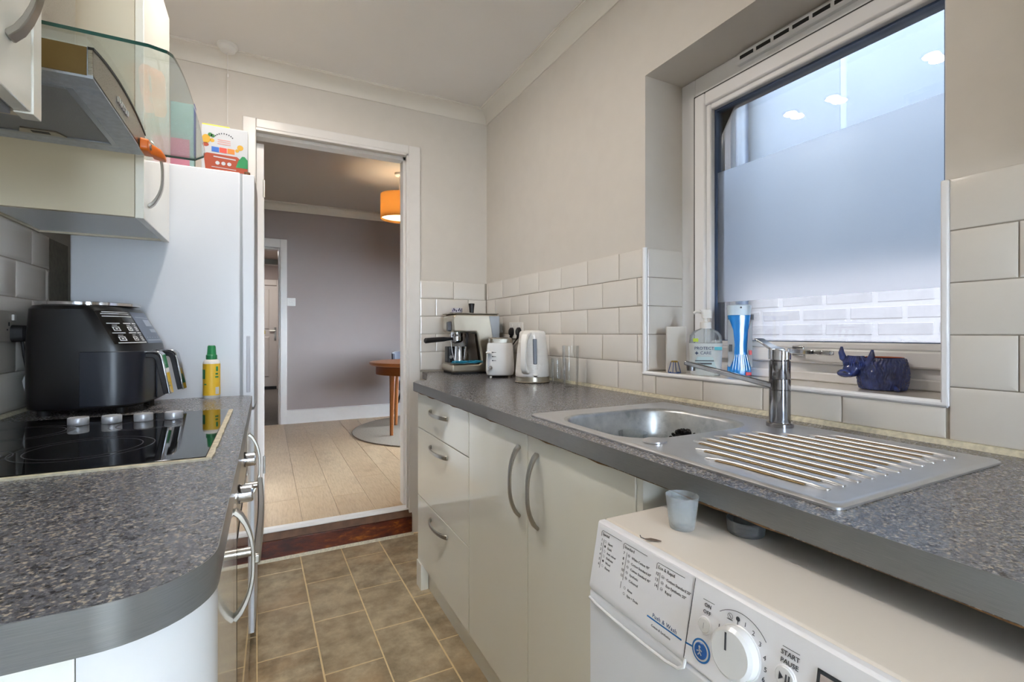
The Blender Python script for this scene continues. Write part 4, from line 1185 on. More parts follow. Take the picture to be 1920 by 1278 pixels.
# orange clip hanging on the hood
oc = thing('bag_clip', 'orange plastic clip hanging on the corner of the cooker hood', 'clip', (-.262, 1.455, 1.575))
m = M()
def quad_bar(m, a, b, w, h, nrm_):
    a, b = Vector(a), Vector(b); m.strap([a, (a + b) / 2, b], nrm_, w, h)
m.loft([[(-.2665, y, z) for y, z in rrect(1.445, 1.583, .060, .030, .008)], [(-.250, y, z) for y, z in rrect(1.447, 1.582, .058, .028, .008)]])
m.build('jaw', 'orange', oc, True, bevel=.002)
m = M(); m.loft([[(-.2495, y, z) for y, z in rrect(1.462, 1.580, .052, .026, .008)], [(-.232, y, z) for y, z in rrect(1.475, 1.576, .046, .020, .008)], [(-.226, y, z) for y, z in rrect(1.48, 1.572, .030, .012, .005)]])
m.build('lever', 'orange', oc, True, bevel=.002)
m = M(); m.tube([(-.2485, 1.440 + .008 * cos(a), 1.582 + .006 * sin(a)) for a in [2 * pi * i / 14 for i in range(15)]], .0022, 6); m.build('spring', 'nickel', oc, True)
M().box(-.2255, -.2245, 1.472, 1.486, 1.569, 1.5755).build('pale_tip', mat('pale_orange', '#e9a788', .4), oc, True)

# packets on the fridge
def print_box(name, label, x0, x1, y0, y1, z0, z1, base):
    t = thing(name, label, 'box', ((x0 + x1) / 2, (y0 + y1) / 2, z0))
    M().box(x0, x1, y0, y1, z0, z1).build('carton', base, t, True, bevel=.001)
    return t
PW = mat('carton_white', '#b0b3b8', .5); RU = mat('rust_print', '#963a1b', .5); YL = mat('yellow_print', '#bd9226', .5); RD_ = mat('red_print', '#d0473a', .5); OR_ = mat('orange_print', '#dd7a2b', .5); BL_ = mat('blue_carton', '#26388f', .45)
fb = print_box('food_carton', 'white food carton with rust red band and green splash on the fridge', -.200, -.058, 1.985, 2.03, 1.705, 1.862, PW)
FYp = 1.985
def fq(m, pts, d=.0004): m.add([(-.200 + u, FYp - d, 1.705 + v) for u, v in pts], [tuple(range(len(pts)))])
def disc(m, u, v, r, d=.0004, n=14, sy=1): fq(m, [(u + r * cos(2 * pi * i / n), v + sy * r * sin(2 * pi * i / n)) for i in range(n)], d)
m = M(); fq(m, [(.012, .001), (.141, .001), (.141, .028), (.122, .046), (.108, .058), (.016, .060), (.006, .054)]); m.build('rust_band', RU, fb, True)
m = M(); fq(m, [(.104, .020), (.112, .045), (.124, .062), (.132, .062), (.1415, .050), (.1415, .020)], .0008); m.build('green_splash', GR, fb, True)
m = M(); disc(m, .014, .108, .013, sy=1.2); disc(m, .032, .105, .007); disc(m, .118, .092, .010); disc(m, .108, .080, .006); m.build('fruit_print', YL, fb, True)
m = M(); disc(m, .026, .124, .007); disc(m, .034, .121, .006); m.build('leaf_print', mat('leaf_green', '#2d6b36', .5), fb, True)
m = M(); disc(m, .012, .088, .010, sy=.7); m.build('bowl_print', RU, fb, True)
for u, mt in ((.030, mat('mid_blue_print', '#2f62b5', .5)), (.054, RD_), (.078, OR_)):
    m = M(); fq(m, [(u, .066), (u + .0225, .065), (u + .0225, .083), (u, .084)], .0006); m.build('colour_block', mt, fb, True)
m = M()
for i in range(3):
    fq(m, [(.048, .112 - i * .007), (.088, .111 - i * .007), (.088, .1085 - i * .007), (.048, .1095 - i * .007)])
m.build('red_lines', mat('faded_red_print', '#c88880', .5), fb, True)
m = M()
for i in range(9):
    a = radians(150 - i * 15); u, v = .068 + .030 * cos(a), .112 + .022 * sin(a); fq(m, [(u - .0018, v - .002), (u + .0018, v - .002), (u + .0018, v + .0025), (u - .0018, v + .0025)])
m.build('title_arc', 'print', fb, True)
m = M()
for u in (.048, .066, .084): disc(m, u, .028, .0065, .0008)
fq(m, [(.036, .0475), (.104, .044), (.104, .048), (.036, .0515)], .0008); fq(m, [(.03, .012), (.105, .009), (.105, .011), (.03, .014)], .0008)
m.build('white_marks', PW, fb, True)
yb = print_box('yellow_carton', 'yellow topped carton peeping up behind the white food carton', -.203, -.118, 2.034, 2.065, 1.705, 1.884, mat('carton_yellow', '#d8c22f', .5))
tb = print_box('tall_carton', 'tall teal and pink carton with blue side seen through the hood glass', -.290, -.222, 1.990, 2.030, 1.705, 1.925, mat('carton_teal', '#7a9693', .5))
m = M(); m.add([(-.290, 1.9893, 1.706), (-.235, 1.9893, 1.706), (-.235, 1.9893, 1.800), (-.290, 1.9893, 1.800)], [(0, 1, 2, 3)]); m.build('pink_panel', mat('pink_print', '#a96a7c', .5), tb, True)
m = M(); m.box(-.2225, -.2205, 1.988, 2.031, 1.75, 1.928); m.build('blue_side', BL_, tb, True)
# ceiling pull switch
ps = thing('ceiling_pull_switch', 'white ceiling pull switch with cord beside the doorway', 'pull switch', (-.158, 2.59, CEIL))
m = M(); m.lathe([(.043, 0), (.043, -.012), (.036, -.016), (.030, -.030), (.010, -.036), (.0005, -.036)], n=28); m.build('housing', 'whiteplastic', ps)
m = M(); m.tube([(0, 0, -.034), (0, 0, -.37)], .0012, 6); m.build('cord', 'whiteplastic', ps)
m = M(); m.lathe([(.0005, -.152), (.004, -.150), (.005, -.142), (.003, -.134), (.0005, -.133)], n=10); m.build('cord_joint', 'whiteplastic', ps)
# ------------------------------------------------------------------ downlights
for i, ((x, y), p) in enumerate(zip(DOWNLIGHTS, DL_POWER)):
    t = thing('ceiling_downlight', ['recessed ceiling downlight nearest the dining room doorway', 'recessed ceiling downlight second from the doorway', 'recessed ceiling downlight over the oven', 'unseen ceiling downlight added just behind the camera', 'unseen ceiling downlight added nearest the back door'][i], 'downlight', (x, y, CEIL), group='recessed kitchen downlights')
    m = M(); m.lathe([(.044, 0), (.044, -.004), (.036, -.007), (.028, -.003), (.028, 0)], n=28, caps=False); m.build('bezel', 'chrome', t)
    lm = NT('lamp_lens') if 'lamp_lens' not in bpy.data.materials else None
    if lm: lm.set(color='#ffffff', emit=40.0, ecol=(1, .9, .78, 1))
    m = M(); m.lathe([(.0005, -.002), (.030, -.002)], n=24, caps=False); m.build('lens', bpy.data.materials['lamp_lens'], t)
    area('downlight_lamp', (x, y, CEIL - .012), (0, 0, 0), .07, .07, p, WARM, 'DISK')
# ------------------------------------------------------------------ things on the right worktop
ZW = .910
# coffee machine, faces -x
cm = thing('coffee_machine', 'brushed steel espresso machine at the end of the worktop', 'coffee machine', (.99, 2.515, ZW), radians(-3))
def L(x, z): return (x - .99, z - ZW)
m = M()
pr = [L(.887, .921), L(.884, .935), L(.887, .958), L(.894, .965), L(1.040, .966), L(1.052, .975), L(1.048, 1.02), L(1.030, 1.125), L(1.020, 1.136), L(.905, 1.136), L(.893, 1.143), L(.889, 1.20), L(.895, 1.226), L(.912, 1.236), L(1.156, 1.236), L(1.156, .921)]
m.prism(pr, -.105, .095, 'xz')
m.build('housing', 'coffee', cm, bevel=.010, seg=3)
m = M(); m.prism([L(1.020, 1.128), L(1.046, .972), L(1.043, .972), L(1.016, 1.128)], -.085, .075, 'xz'); m.build('splash_panel', mat('dark_steel_panel', '#4b4036', .25, .8), cm)
m = M(); m.prism([L(.896, .909), L(1.15, .909), L(1.15, .924), L(.896, .924)], -.098, .088, 'xz'); m.build('base_foot', 'blackrubber', cm)
m = M(); m.box(-.093, .045, -.085, .075, .055, .0585); tr = m.build('drip_tray', 'nickel', cm, bevel=.001)
m = M(); m.box(-.098, .164, -.106, .096, .326, .331); m.build('cup_warmer_rail', 'steel', cm, bevel=.002)
m = M(); m.loft([[(-.1010, y, z) for y, z in rrect(-.060, .258, .040, .055, .008)], [(-.117, y, z) for y, z in rrect(-.060, .258, .034, .049, .008)]]); m.build('control_dial', mat('slate_plastic', '#4a4b52', .5), cm)
m = M(); m.lathe([(.034, .226), (.034, .205), (.031, .200), (.0005, .200)], (-.052, -.02, 0), 28); m.build('group_head', 'chrome', cm)
pf = M().lathe([(.035, .204), (.035, .182), (.027, .172), (.012, .166), (.0005, .166)], (-.052, -.02, 0), 28).build('portafilter', 'chrome', cm)
m = M(); m.tube([(-.082, -.028, .192), (-.112, -.035, .190), (-.130, -.039, .189), (-.200, -.056, .185), (-.238, -.068, .182), (-.242, -.069, .182)], [.008, .010, .0125, .0140, .0145, .011], 14); m.build('handle', 'blackplastic', pf)
m = M(); m.tube([(-.012, -.082, .224), (-.014, -.096, .210), (-.020, -.098, .176), (-.023, -.096, .150)], [.006, .008, .0075, .006], 10); st_ = m.build('steam_wand', 'blackplastic', cm)
m = M(); m.tube([(-.023, -.096, .152), (-.030, -.096, .110), (-.034, -.096, .078)], .0042, 10); m.build('wand_tip', 'chrome', st_)
m = M(); m.tube([(-.098, -.070, .178), (-.094, -.078, .12), (-.084, -.084, .075), (-.080, -.086, .066)], .0022, 8); m.build('water_pipe', 'chrome', cm)
tk = M(); tk.prism([L(1.098, 1.226), L(1.158, 1.226), L(1.158, 1.02), L(1.134, 1.02)], -.1075, -.104, 'xz'); tk.build('water_tank_window', mat('smoky_tank', '#a3aab2', .15), cm)
# things standing on or in it
mj = thing('milk_jug', 'stainless milk jug under the coffee machine spout', 'jug', (.948, 2.487, ZW + .0595))
m = M(); m.lathe([(.0005, 0), (.029, 0), (.031, .004), (.026, .05), (.0245, .082), (.027, .090), (.0255, .090), (.023, .082), (.0245, .05), (.029, .006), (.0005, .004)], n=28); m.build('body', 'chrome', mj)
m = M(); m.tube([(.024, .006, .078), (.042, .010, .076), (.046, .012, .05), (.040, .010, .022), (.028, .007, .02)], .003, 8); m.build('handle', 'chrome', mj)
bc = thing('coffee_tin', 'small black box standing beside the milk jug on the tray', 'tin', (.925, 2.562, ZW + .0595))
m = M(); m.loft([[(x, y, z) for x, y in rrect(0, 0, .052, .060, .012)] for z in (0, .088)]); m.build('body', 'blackplastic', bc, bevel=.003)
m = M(); m.lathe([(.0005, 0), (.009, 0), (.009, .003), (.0005, .004)], n=14, xf=Matrix.Translation((-.008, -.030, .03)) @ Matrix.Rotation(pi / 2, 4, 'X')); m.build('knob', 'nickel', bc)
cl = thing('cleaning_cloth', 'folded turquoise cloth lying on the coffee machine tray', 'cloth', (.972, 2.452, ZW + .0600))
m = M(); rr = random.Random(6)
def sheet(m, x0, x1, y0, y1, z, th, nx=14, ny=6, amp=.0025):
    g = [[(x0 + (x1 - x0) * i / nx, y0 + (y1 - y0) * j / ny + rr.uniform(-.001, .001), z + amp * (1 + sin(i * 1.1 + j * .7)) * .5) for i in range(nx + 1)] for j in range(ny + 1)]
    top_ = [[(a, b, c + th) for a, b, c in r] for r in g]
    idx = lambda j, i, k: k * (nx + 1) * (ny + 1) + j * (nx + 1) + i
    vs = [p for r in g for p in r] + [p for r in top_ for p in r]; fs = []
    for j in range(ny):
        for i in range(nx):
            fs += [(idx(j, i, 0), idx(j + 1, i, 0), idx(j + 1, i + 1, 0), idx(j, i + 1, 0)), (idx(j, i, 1), idx(j, i + 1, 1), idx(j + 1, i + 1, 1), idx(j + 1, i, 1))]
    for i in range(nx): fs += [(idx(0, i, 0), idx(0, i + 1, 0), idx(0, i + 1, 1), idx(0, i, 1)), (idx(ny, i, 0), idx(ny, i, 1), idx(ny, i + 1, 1), idx(ny, i + 1, 0))]
    for j in range(ny): fs += [(idx(j, 0, 0), idx(j, 0, 1), idx(j + 1, 0, 1), idx(j + 1, 0, 0)), (idx(j, nx, 0), idx(j + 1, nx, 0), idx(j + 1, nx, 1), idx(j, nx, 1))]
    m.add(vs, fs)
sheet(m, -.085, .085, -.046, -.004, .0005, .004); m.build('lower_fold', mat('turquoise_cloth', '#2f9cc0', .9, nscale=120, vary=.2, bump=.3), cl)
m = M(); sheet(m, -.080, .000, -.048, -.006, .0075, .004); sheet(m, .006, .083, -.047, -.005, .0072, .0036); m.build('upper_fold', bpy.data.materials['turquoise_cloth'], cl)
tm = thing('coffee_tamper', 'black tamper handle standing on top of the coffee machine', 'tamper', (1.027, 2.50, ZW + .3312))
m = M(); m.lathe([(.0005, 0), (.013, 0), (.0125, .006), (.0145, .03), (.0175, .054), (.016, .057), (.0005, .057)], n=24); m.build('handle', 'blackplastic', tm)
m = M(); m.lathe([(.0005, .0), (.022, 0), (.022, .004), (.013, .005)], (-.030, -.012, 0), 20); m.build('base', 'nickel', tm)
cu = thing('espresso_cup', 'low printed cup standing on top of the coffee machine', 'cup', (.935, 2.485, ZW + .3312))
m = M(); m.lathe([(.0005, 0), (.026, 0), (.029, .004), (.030, .027), (.0275, .027), (.0265, .006), (.0005, .004)], n=28); cb = m.build('body', mat('printed_cup', '#c9c6cf', .3), cu)
m = M()
for a, z in ((-165, .014), (-140, .016), (-122, .012), (-100, .015), (-78, .014), (-55, .012), (-150, .022), (-90, .022), (-60, .021)): wrap(m, .0306, a, a + 11, z - .005, z + .005, 3)
m.build('dark_print', mat('indigo_print', '#3b3a5c', .5), cb)
m = M(); wrap(m, .0298, -180, 180, .0255, .0272, 28); m.build('rim_band', 'print', cb)
m = M(); m.lathe([(.0005, .0), (.034, .0), (.036, .002), (.034, .003)], (-.006, -.002, -.0), 24)
m.build('saucer', 'blackplastic', cu)

# toaster
to = thing('toaster', 'white two slice toaster with steel top beside the kettle', 'toaster', (1.076, 2.236, ZW), radians(-25))
def tring(w, h, r, z): return [(x, y, z) for x, y in rrect(0, 0, w * .83, h, r * .83, 6)]
m = M(); m.loft([tring(.138, .205, .035, .010), tring(.160, .225, .04, .016), tring(.172, .236, .042, .035), tring(.170, .234, .04, .07), tring(.154, .222, .036, .165), tring(.146, .216, .034, .173)]); m.build('body', 'white', to, angle=40)
m = M(); m.loft([tring(.142, .210, .03, .1735), tring(.142, .210, .03, .193), tring(.134, .202, .028, .199)]); tt = m.build('steel_top', 'steel', to)
for x in (-.030, .030): M().box(x - .013, x + .013, -.07, .07, .1985, .1998).build('bread_slot', 'dark', tt)
m = M(); m.box(-.062, -.054, -.1185, -.105, .04, .135); ch = m.build('lever_channel', mat('pale_grey_plastic', '#b7bcc4', .4), to)
m = M(); m.box(-.070, -.046, -.135, -.116, .122, .131); m.build('lever', 'whiteplastic', to, bevel=.003)
m = M()
for k in range(3):
    z = .126 - k * .020; y = -.1115 - .0014 * k * 2
    m.box(-.036, -.020, y - .003, y + .004, z, z + .0018); m.box(-.040, -.034, y - .003, y + .004, z - .0015, z + .0035)
m.build('button_marks', 'print', to)
m = M(); m.lathe([(.0005, .012), (.009, .012), (.0105, 0)], n=20, xf=Matrix.Translation((-.048, -.1165, .052)) @ Matrix.Rotation(pi / 2, 4, 'X')); m.build('browning_knob', 'chrome', to)
for x in (-.045, .045):
    for y in (-.085, .085): M().cyl((x, y, 0), (x, y, .012), .007, n=12).build('foot', 'nickel', to)
# kettle
ke = thing('kettle', 'white textured kettle with grey water window and steel base', 'kettle', (1.077, 1.898, ZW), radians(0))
def kt():
    n = NT('kettle_white'); 
    w1 = n.wave(46, n.mapping((1, 1, 0)), axis='DIAGONAL', detail=0); w2 = n.wave(40, n.mapping((0, 0, 1)), axis='Z', detail=0)
    n.set(color='#e4e1dd', rough=.28); n.bump(n.mix(.5, w1, w2), .25, .002); return n.m
KM = kt()
m = M(); m.lathe([(.0005, .028), (.0755, .028), (.0775, .032), (.0765, .05), (.0690, .14), (.0605, .205), (.0590, .222), (.054, .230), (.030, .234), (.0005, .235)], n=48); kb = m.build('body', KM, ke, angle=50)
m = M(); m.lathe([(.0005, .001), (.077, .001), (.080, .004), (.0765, .007), (.0765, .0275), (.0005, .0275)], n=48); m.build('steel_base', 'coffee', ke)
hd_ = Vector((-.78, -.63, 0)).normalized(); hs = Vector((hd_.y, -hd_.x, 0))
hp = lambda r, z: hd_ * r + Vector((0, 0, z))
m = M(); m.strap([hp(.040, .224), hp(.064, .222), hp(.086, .210), hp(.098, .185), hp(.104, .14), hp(.106, .10), hp(.102, .072), hp(.088, .054), hp(.070, .046)], hs, [.034, .036, .034, .030, .027, .027, .028, .030, .030], [.012, .015, .018, .018, .017, .017, .017, .017, .014])
m.build('handle', 'whiteplastic', ke, bevel=.005, seg=3)
cw = (hd_ * .85 + hs * -.52).normalized(); cs = Vector((cw.y, -cw.x, 0))
m = M(); m.strap([cw * (.0745) + Vector((0, 0, .085)), cw * (.0695) + Vector((0, 0, .14)), cw * .0632 + Vector((0, 0, .196))], cs, [.017, .018, .018], .006); m.build('water_window', mat('grey_window', '#5f6570', .4), ke, bevel=.0025)
m = M(); q = cw * .080; m.box(q.x - .010, q.x + .010, q.y - .006, q.y + .006, .034, .041); m.build('switch', 'whiteplastic', ke, bevel=.002)
m = M(); q = cw * .0775; m.box(q.x - .006, q.x + .006, q.y - .004, q.y + .004, .029, .033); m.build('switch_light', 'dark', ke)
# glasses
def tumbler(name, label, loc, h, r0, r1, th=.0018, foot=.008, mt='clearglass', parent_cat='glass', group=None):
    t = M(); t.lathe([(.0005, 0), (r0 * .96, 0), (r0, .002), (r0 + (r1 - r0) * .3, h * .3), (r1, h), (r1 - th, h), (r0 + (r1 - r0) * .3 - th, h * .3), (r0 - th, foot + .002), (r0 * .8, foot), (.0005, foot)], n=36)
    o = t.build(name, mt, None, loc=loc, angle=50); return tag(o, label, parent_cat, group)
tumbler('drinking_glass', 'tall straight clear glass standing nearest the sink by the tiles', (1.118, 1.652, ZW), .170, .0315, .0350)
tumbler('drinking_glass', 'shorter clear glass tucked between kettle and tall glass', (1.152, 1.795, ZW), .110, .030, .0335)
# socket behind the toaster
wk = thing('wall_socket', 'white double socket on the tiles behind the toaster', 'socket', (1.1985, 2.279, 1.145))
M().box(1.1895, 1.1985, 2.205, 2.353, 1.103, 1.190).build('plate', 'whiteplastic', wk, True, bevel=.002)
for y in (2.242, 2.316): M().box(1.1865, 1.1895, y - .006, y + .006, 1.165, 1.181).build('rocker_switch', 'whiteplastic', wk, True, bevel=.001)
for nm, y in (('nearer the kettle', 2.236), ('nearer the coffee machine', 2.318)):
    p = thing('mains_plug', 'black plug in the white socket, ' + nm, 'plug', (1.1895, y, 1.13), group='plugs behind the toaster')
    m = M(); m.loft([[(1.1892, y + a, 1.139 + b) for a, b in rrect(0, 0, .046, .048, .02)], [(1.180, y + a, 1.139 + b) for a, b in rrect(0, 0, .044, .046, .02)], [(1.174, y + a, 1.138 + b) for a, b in rrect(0, 0, .03, .032, .014)]]); m.build('plug_body', 'blackplastic', p, True)
    m = M(); m.tube([(1.181, y, 1.116), (1.182, y + .004, 1.108), (1.186, y + .03, 1.095), (1.187, y + .10, 1.05), (1.186, y + .16, .96), (1.184, y + .18, .914)], [.007, .006, .0035, .0035, .0035, .0035], 8); m.build('cord', 'blackrubber', p, True)
# ------------------------------------------------------------------ window sill
ZS = .9956
cd = M().box(-.032, .032, -.018, .018, 0, .158).build('white_card_box', mat('matt_white_card', '#d4cfc8', .7), None, loc=(1.262, 1.218, ZS), rz=radians(-40), bevel=.0015)
tag(cd, 'plain white upright box at the far end of the sill', 'box')
sn_ = NT('milky_soap'); st2 = sn_.n.new('ShaderNodeBsdfTranslucent'); st2.inputs[0].default_value = lin('#f6fafa'); sd2 = sn_.n.new('ShaderNodeBsdfDiffuse'); sd2.inputs[0].default_value = lin('#f6fafa')
sm2 = sn_.n.new('ShaderNodeMixShader'); sm2.inputs[0].default_value = .6; sn_.l.new(st2.outputs[0], sm2.inputs[1]); sn_.l.new(sd2.outputs[0], sm2.inputs[2]); sn_.l.new(sm2.outputs[0], sn_.out.inputs[0]); soapm = sn_.m
sp = thing('hand_soap_bottle', 'clear pump bottle of white hand soap marked PROTECT + CARE', 'bottle', (1.268, 1.098, ZS), radians(-44))
def sring(w, d, z): return [(x, y, z) for x, y in rrect(0, 0, w, d, d * .46, 6)]
m = M(); m.loft([sring(.084, .044, 0), sring(.092, .050, .006), sring(.096, .052, .05), sring(.100, .054, .105), sring(.096, .052, .128), sring(.074, .042, .142), sring(.036, .034, .150), sring(.030, .030, .156)]); m.build('bottle', glass_mat('soft_plastic', '#eef4f8', .1, haze=.12), sp, angle=60)
m = M(); m.loft([sring(.0848, .0448, .0003), sring(.0928, .0508, .006), sring(.0968, .0528, .05), sring(.1006, .0546, .103)]); m.build('soap', soapm, sp, angle=60)
m = M(); m.lathe([(.0175, .150), (.0175, .170), (.0160, .172), (.007, .173), (.006, .186), (.0005, .186)], n=24); m.build('collar', 'whiteplastic', sp)
m = M(); m.loft([[(x, y, .184) for x, y in rrect(.004, 0, .030, .020, .008)], [(x, y, .205) for x, y in rrect(.002, 0, .034, .018, .008)], [(x, y, .211) for x, y in rrect(-.002, 0, .038, .016, .007)]]); m.tube([(-.010, 0, .205), (-.028, 0, .206), (-.036, 0, .200)], [.0065, .0055, .0045], 10)
m.build('pump_head', 'whiteplastic', sp)
m = M(); m.tube([(0, 0, .15), (.002, 0, .06), (.004, 0, .012)], .0035, 8); m.build('dip_tube', 'whiteplastic', sp)
fr_ = Matrix.Rotation(pi / 2, 4, 'X')
def lab(u, v): return Matrix.Translation((u, -.0288, v)) @ fr_
m = M(); m.text('PROTECT', .0135, lab(-.036, .083)); m.text('CARE', .0135, lab(-.0185, .068)); m.box(-.034, -.024, -.0286, -.028, .0705, .0735).box(-.0305, -.0275, -.0286, -.028, .067, .077)
m.build('label_lettering', mat('navy_lettering', '#27426a', .5), sp)
m = M(); m.box(.024, .046, -.0286, -.028, .082, .092); m.build('turquoise_flash', mat('turquoise_print', '#5cc3d6', .5), sp)
m = M(); m.box(-.040, -.024, -.0286, -.028, .108, .119); m.build('green_flash', mat('lime_print', '#b9cf3a', .5), sp)
m = M(); m.add([(-.028, -.0283, .06), (.018, -.0283, .06), (.032, -.0283, .02), (-.042, -.0283, .02)], [(0, 1, 2, 3)]); m.build('label_panel', mat('sage_print', '#b3c7cb', .5), sp)
m = M(); m.box(-.034, .022, -.0288, -.0284, .046, .049).box(-.030, .016, -.0288, -.0284, .036, .041); m.build('label_lines', 'print', sp)
dp_ = thing('washing_up_liquid', 'waisted bottle of bright blue washing-up liquid on the sill', 'bottle', (1.335, 1.026, ZS), radians(-38))
BLU = NT('blue_liquid'); BLU.set(color='#2f8fe0', rough=.08, emit=0.0); 
def bring(w, d, z): return [(x, y, z) for x, y in rrect(0, 0, w, d, d * .45, 6)]
m = M(); m.loft([bring(.062, .040, 0), bring(.070, .044, .012), bring(.068, .043, .03), bring(.052, .034, .070), bring(.048, .032, .10), bring(.056, .035, .145), bring(.066, .040, .190), bring(.066, .040, .192)]); m.build('liquid', BLU.m, dp_, angle=60)
m = M(); m.loft([bring(.0665, .0405, .1925), bring(.071, .044, .214), bring(.073, .046, .222), bring(.064, .038, .2245), bring(.050, .026, .221)]); m.build('cap', mat('frosted_cap', '#cfe0ee', .25), dp_, angle=60)
m = M(); m.lathe([(.003, 0), (.003, .001)], n=12, xf=Matrix.Translation((0, -.0225, .216)) @ fr_); m.build('cap_hole', 'print', dp_)
for sx in (-1, 1):
    m = M(); 
    pts = [(.031, .036, .030), (.020, .034, .055), (.0185, .030, .10), (.022, .033, .145), (.033, .036, .178)]
    m.loft([[(sx * a, -.0225 + .004 * (abs(z - .1) / .08), z), (sx * .036, -.012, z)] for a, q, z in pts], False, False, False)
    lb_ = m.build('side_label', mat('silver_label', '#aab0b8', .4) if 'silver_label' not in bpy.data.materials else bpy.data.materials['silver_label'], dp_)
m = M(); m.box(-.0330, -.0255, -.0225, -.016, .078, .100); m.build('barcode_patch', 'print', dp_)
m = M(); m.box(.014, .030, -.0245, -.020, .004, .014); m.box(.024, .032, -.0215, -.016, .068, .082); m.build('red_badge', mat('red_badge', '#d5363e', .4), dp_)
m = M()
for k in range(7):
    x = -.022 + k * .0073
    m.strap([(x * .75, -.0195, .068), (x * .95, -.0222, .045), (x * 1.15, -.0240, .02)], (1, 0, 0), .0015, .0015)
m.build('moulded_ribs', BLU.m, dp_)
# wire cage from a bottle
wc = thing('wire_cage', 'small blue and gold wire bottle cage standing on the sill', 'wire cage', (1.232, 1.196, ZS))
m = M()
for k in range(4):
    a = k * pi / 2 + .5; m.tube([(.021 * cos(a), .021 * sin(a), .002), (.016 * cos(a), .016 * sin(a), .02), (.011 * cos(a), .011 * sin(a), .040)], .0013, 6)
m.tube([(.021 * cos(a), .021 * sin(a), .0025) for a in [2 * pi * i / 18 for i in range(19)]], .0013, 6); m.build('wire', mat('blue_wire', '#3e5e9e', .3, .8), wc)
m = M(); m.lathe([(.0005, .043), (.009, .0425), (.0125, .039), (.0120, .0375)], n=18, caps=False); m.build('cap_plate', 'gold', wc)
# window handle
wh = M(); wh.box(FX0 - .022, FX0 - .016, .838, .872, 1.066, 1.094).cyl((FX0 - .016, .855, 1.080), (FX0 - .045, .855, 1.080), .008, n=14)
wh.strap([(FX0 - .045, .868, 1.0805), (FX0 - .048, .85, 1.080), (FX0 - .052, .80, 1.0785), (FX0 - .050, .75, 1.078), (FX0 - .046, .742, 1.078)], (0, 0, 1), [.014, .016, .013, .013, .010], [.009, .010, .008, .008, .006])
wh.build('window_handle', 'chrome', wdw, True, bevel=.002)
# highland cow planter
cow = thing('cow_planter', 'glossy navy highland cow planter with terracotta inside on the sill', 'planter', (1.318, .624, ZS))
def cowmat():
    n = NT('navy_glaze'); n.set(color='#1f2c63', rough=.1, coat=.6); f = n.noise(60, 2)
    n.set(color=n.ramp(f, [(.3, '#1d2757'), (.7, '#37498c')])); return n.m
CW = cowmat()
m = M(); N = 300
def body_ring(z, sx, sy, amp, ph):
    r = []
    for i in range(N):
        a = 2 * pi * i / N
        w_ = 1 + amp * (sin(a * 36 + 2.2 * sin(z * 210 + 2 * sin(a * 4))) + .5 * sin(a * 57 + 1.5 * sin(z * 330 + a * 3)))
        r.append((sx * cos(a) * w_, -.004 + sy * sin(a) * w_, z))
    return r
zs = [0, .002] + [.003 + .0024 * k for k in range(0, 30)] + [.0755, .078]
rings = []
for z in zs:
    t = z / .078
    sx = .046 + .006 * sin(pi * min(t * 1.05, 1)) - (.007 if z == 0 else 0) - (.005 if z > .076 else 0)
    rings.append(body_ring(z, sx * .92, sx * .99, .022 if .001 < z < .074 else .002, z * 150))
inner = [[(x * .86, y * .86, z) for x, y, z in body_ring(zz, .044, .046, 0, 0)] for zz in (.078, .06, .03)]
m.loft(rings, True, False); m.build('body', CW, cow, angle=80)
m = M(); m.loft([[(x * 1.10, y * 1.10, z) for x, y, z in inner[0]]] + inner, False, True); m.build('inside', mat('terracotta_glaze', '#b4501f', .4), cow)
# the head looks out into the room from the far end of the body
hx, hy, hz0 = -.028, .037, .060
m = M()
m.sphere((hx, hy, hz0), .022, .026, .020, 22, 14)
m.tube([(hx - .004, hy + .004, hz0 - .006), (hx - .014, hy + .010, hz0 - .018), (hx - .020, hy + .014, hz0 - .022)], [.019, .0175, .013], 18)
m.tube([(hx + .018, hy - .030, hz0 - .016), (hx + .004, hy - .010, hz0 - .012)], [.030, .022], 18); hdm = m.build('head', CW, cow, angle=80)
m = M()
for k in range(15):
    a = -1.35 + k * .19
    c = Vector((hx - .002, hy, hz0 + .015)); dr = Vector((-cos(a) * .9, sin(a) * 1.08, 0))
    m.tube([c, c + dr * .016 + Vector((0, 0, .002)), c + dr * .0245 + Vector((0, 0, -.011)), c + dr * .0255 + Vector((0, 0, -.021))], [.003, .0042, .0036, .001], 7)
m.build('fringe', CW, hdm)
m = M(); m.sphere((hx - .022, hy + .016, hz0 - .023), .015, .018, .0105, 18, 12); mz = m.build('muzzle', CW, hdm)
m = M(); m.sphere((hx - .0350, hy + .010, hz0 - .019), .0025, .004, .002, 8, 6); m.sphere((hx - .0325, hy + .024, hz0 - .019), .0025, .0035, .002, 8, 6); m.build('nostril', 'dark', mz)
for sy in (1, -1):
    if sy > 0: P = [(hx - .004, hy + .020, hz0 + .006), (hx - .008, hy + .028, hz0 + .014), (hx - .010, hy + .031, hz0 + .028), (hx - .010, hy + .030, hz0 + .042)]
    else: P = [(hx - .006, hy - .022, hz0 + .000), (hx - .012, hy - .033, hz0 + .008), (hx - .014, hy - .039, hz0 + .022), (hx - .014, hy - .040, hz0 + .036)]
    m = M(); m.tube(P, [.008, .0085, .0065, .0025], 14); m.build('horn', CW, cow, angle=80)
m = M(); m.tube([(-.030, -.042, .012), (-.034, -.048, .006), (-.030, -.052, .003)], [.004, .006, .003], 8); m.build('tail', CW, cow)
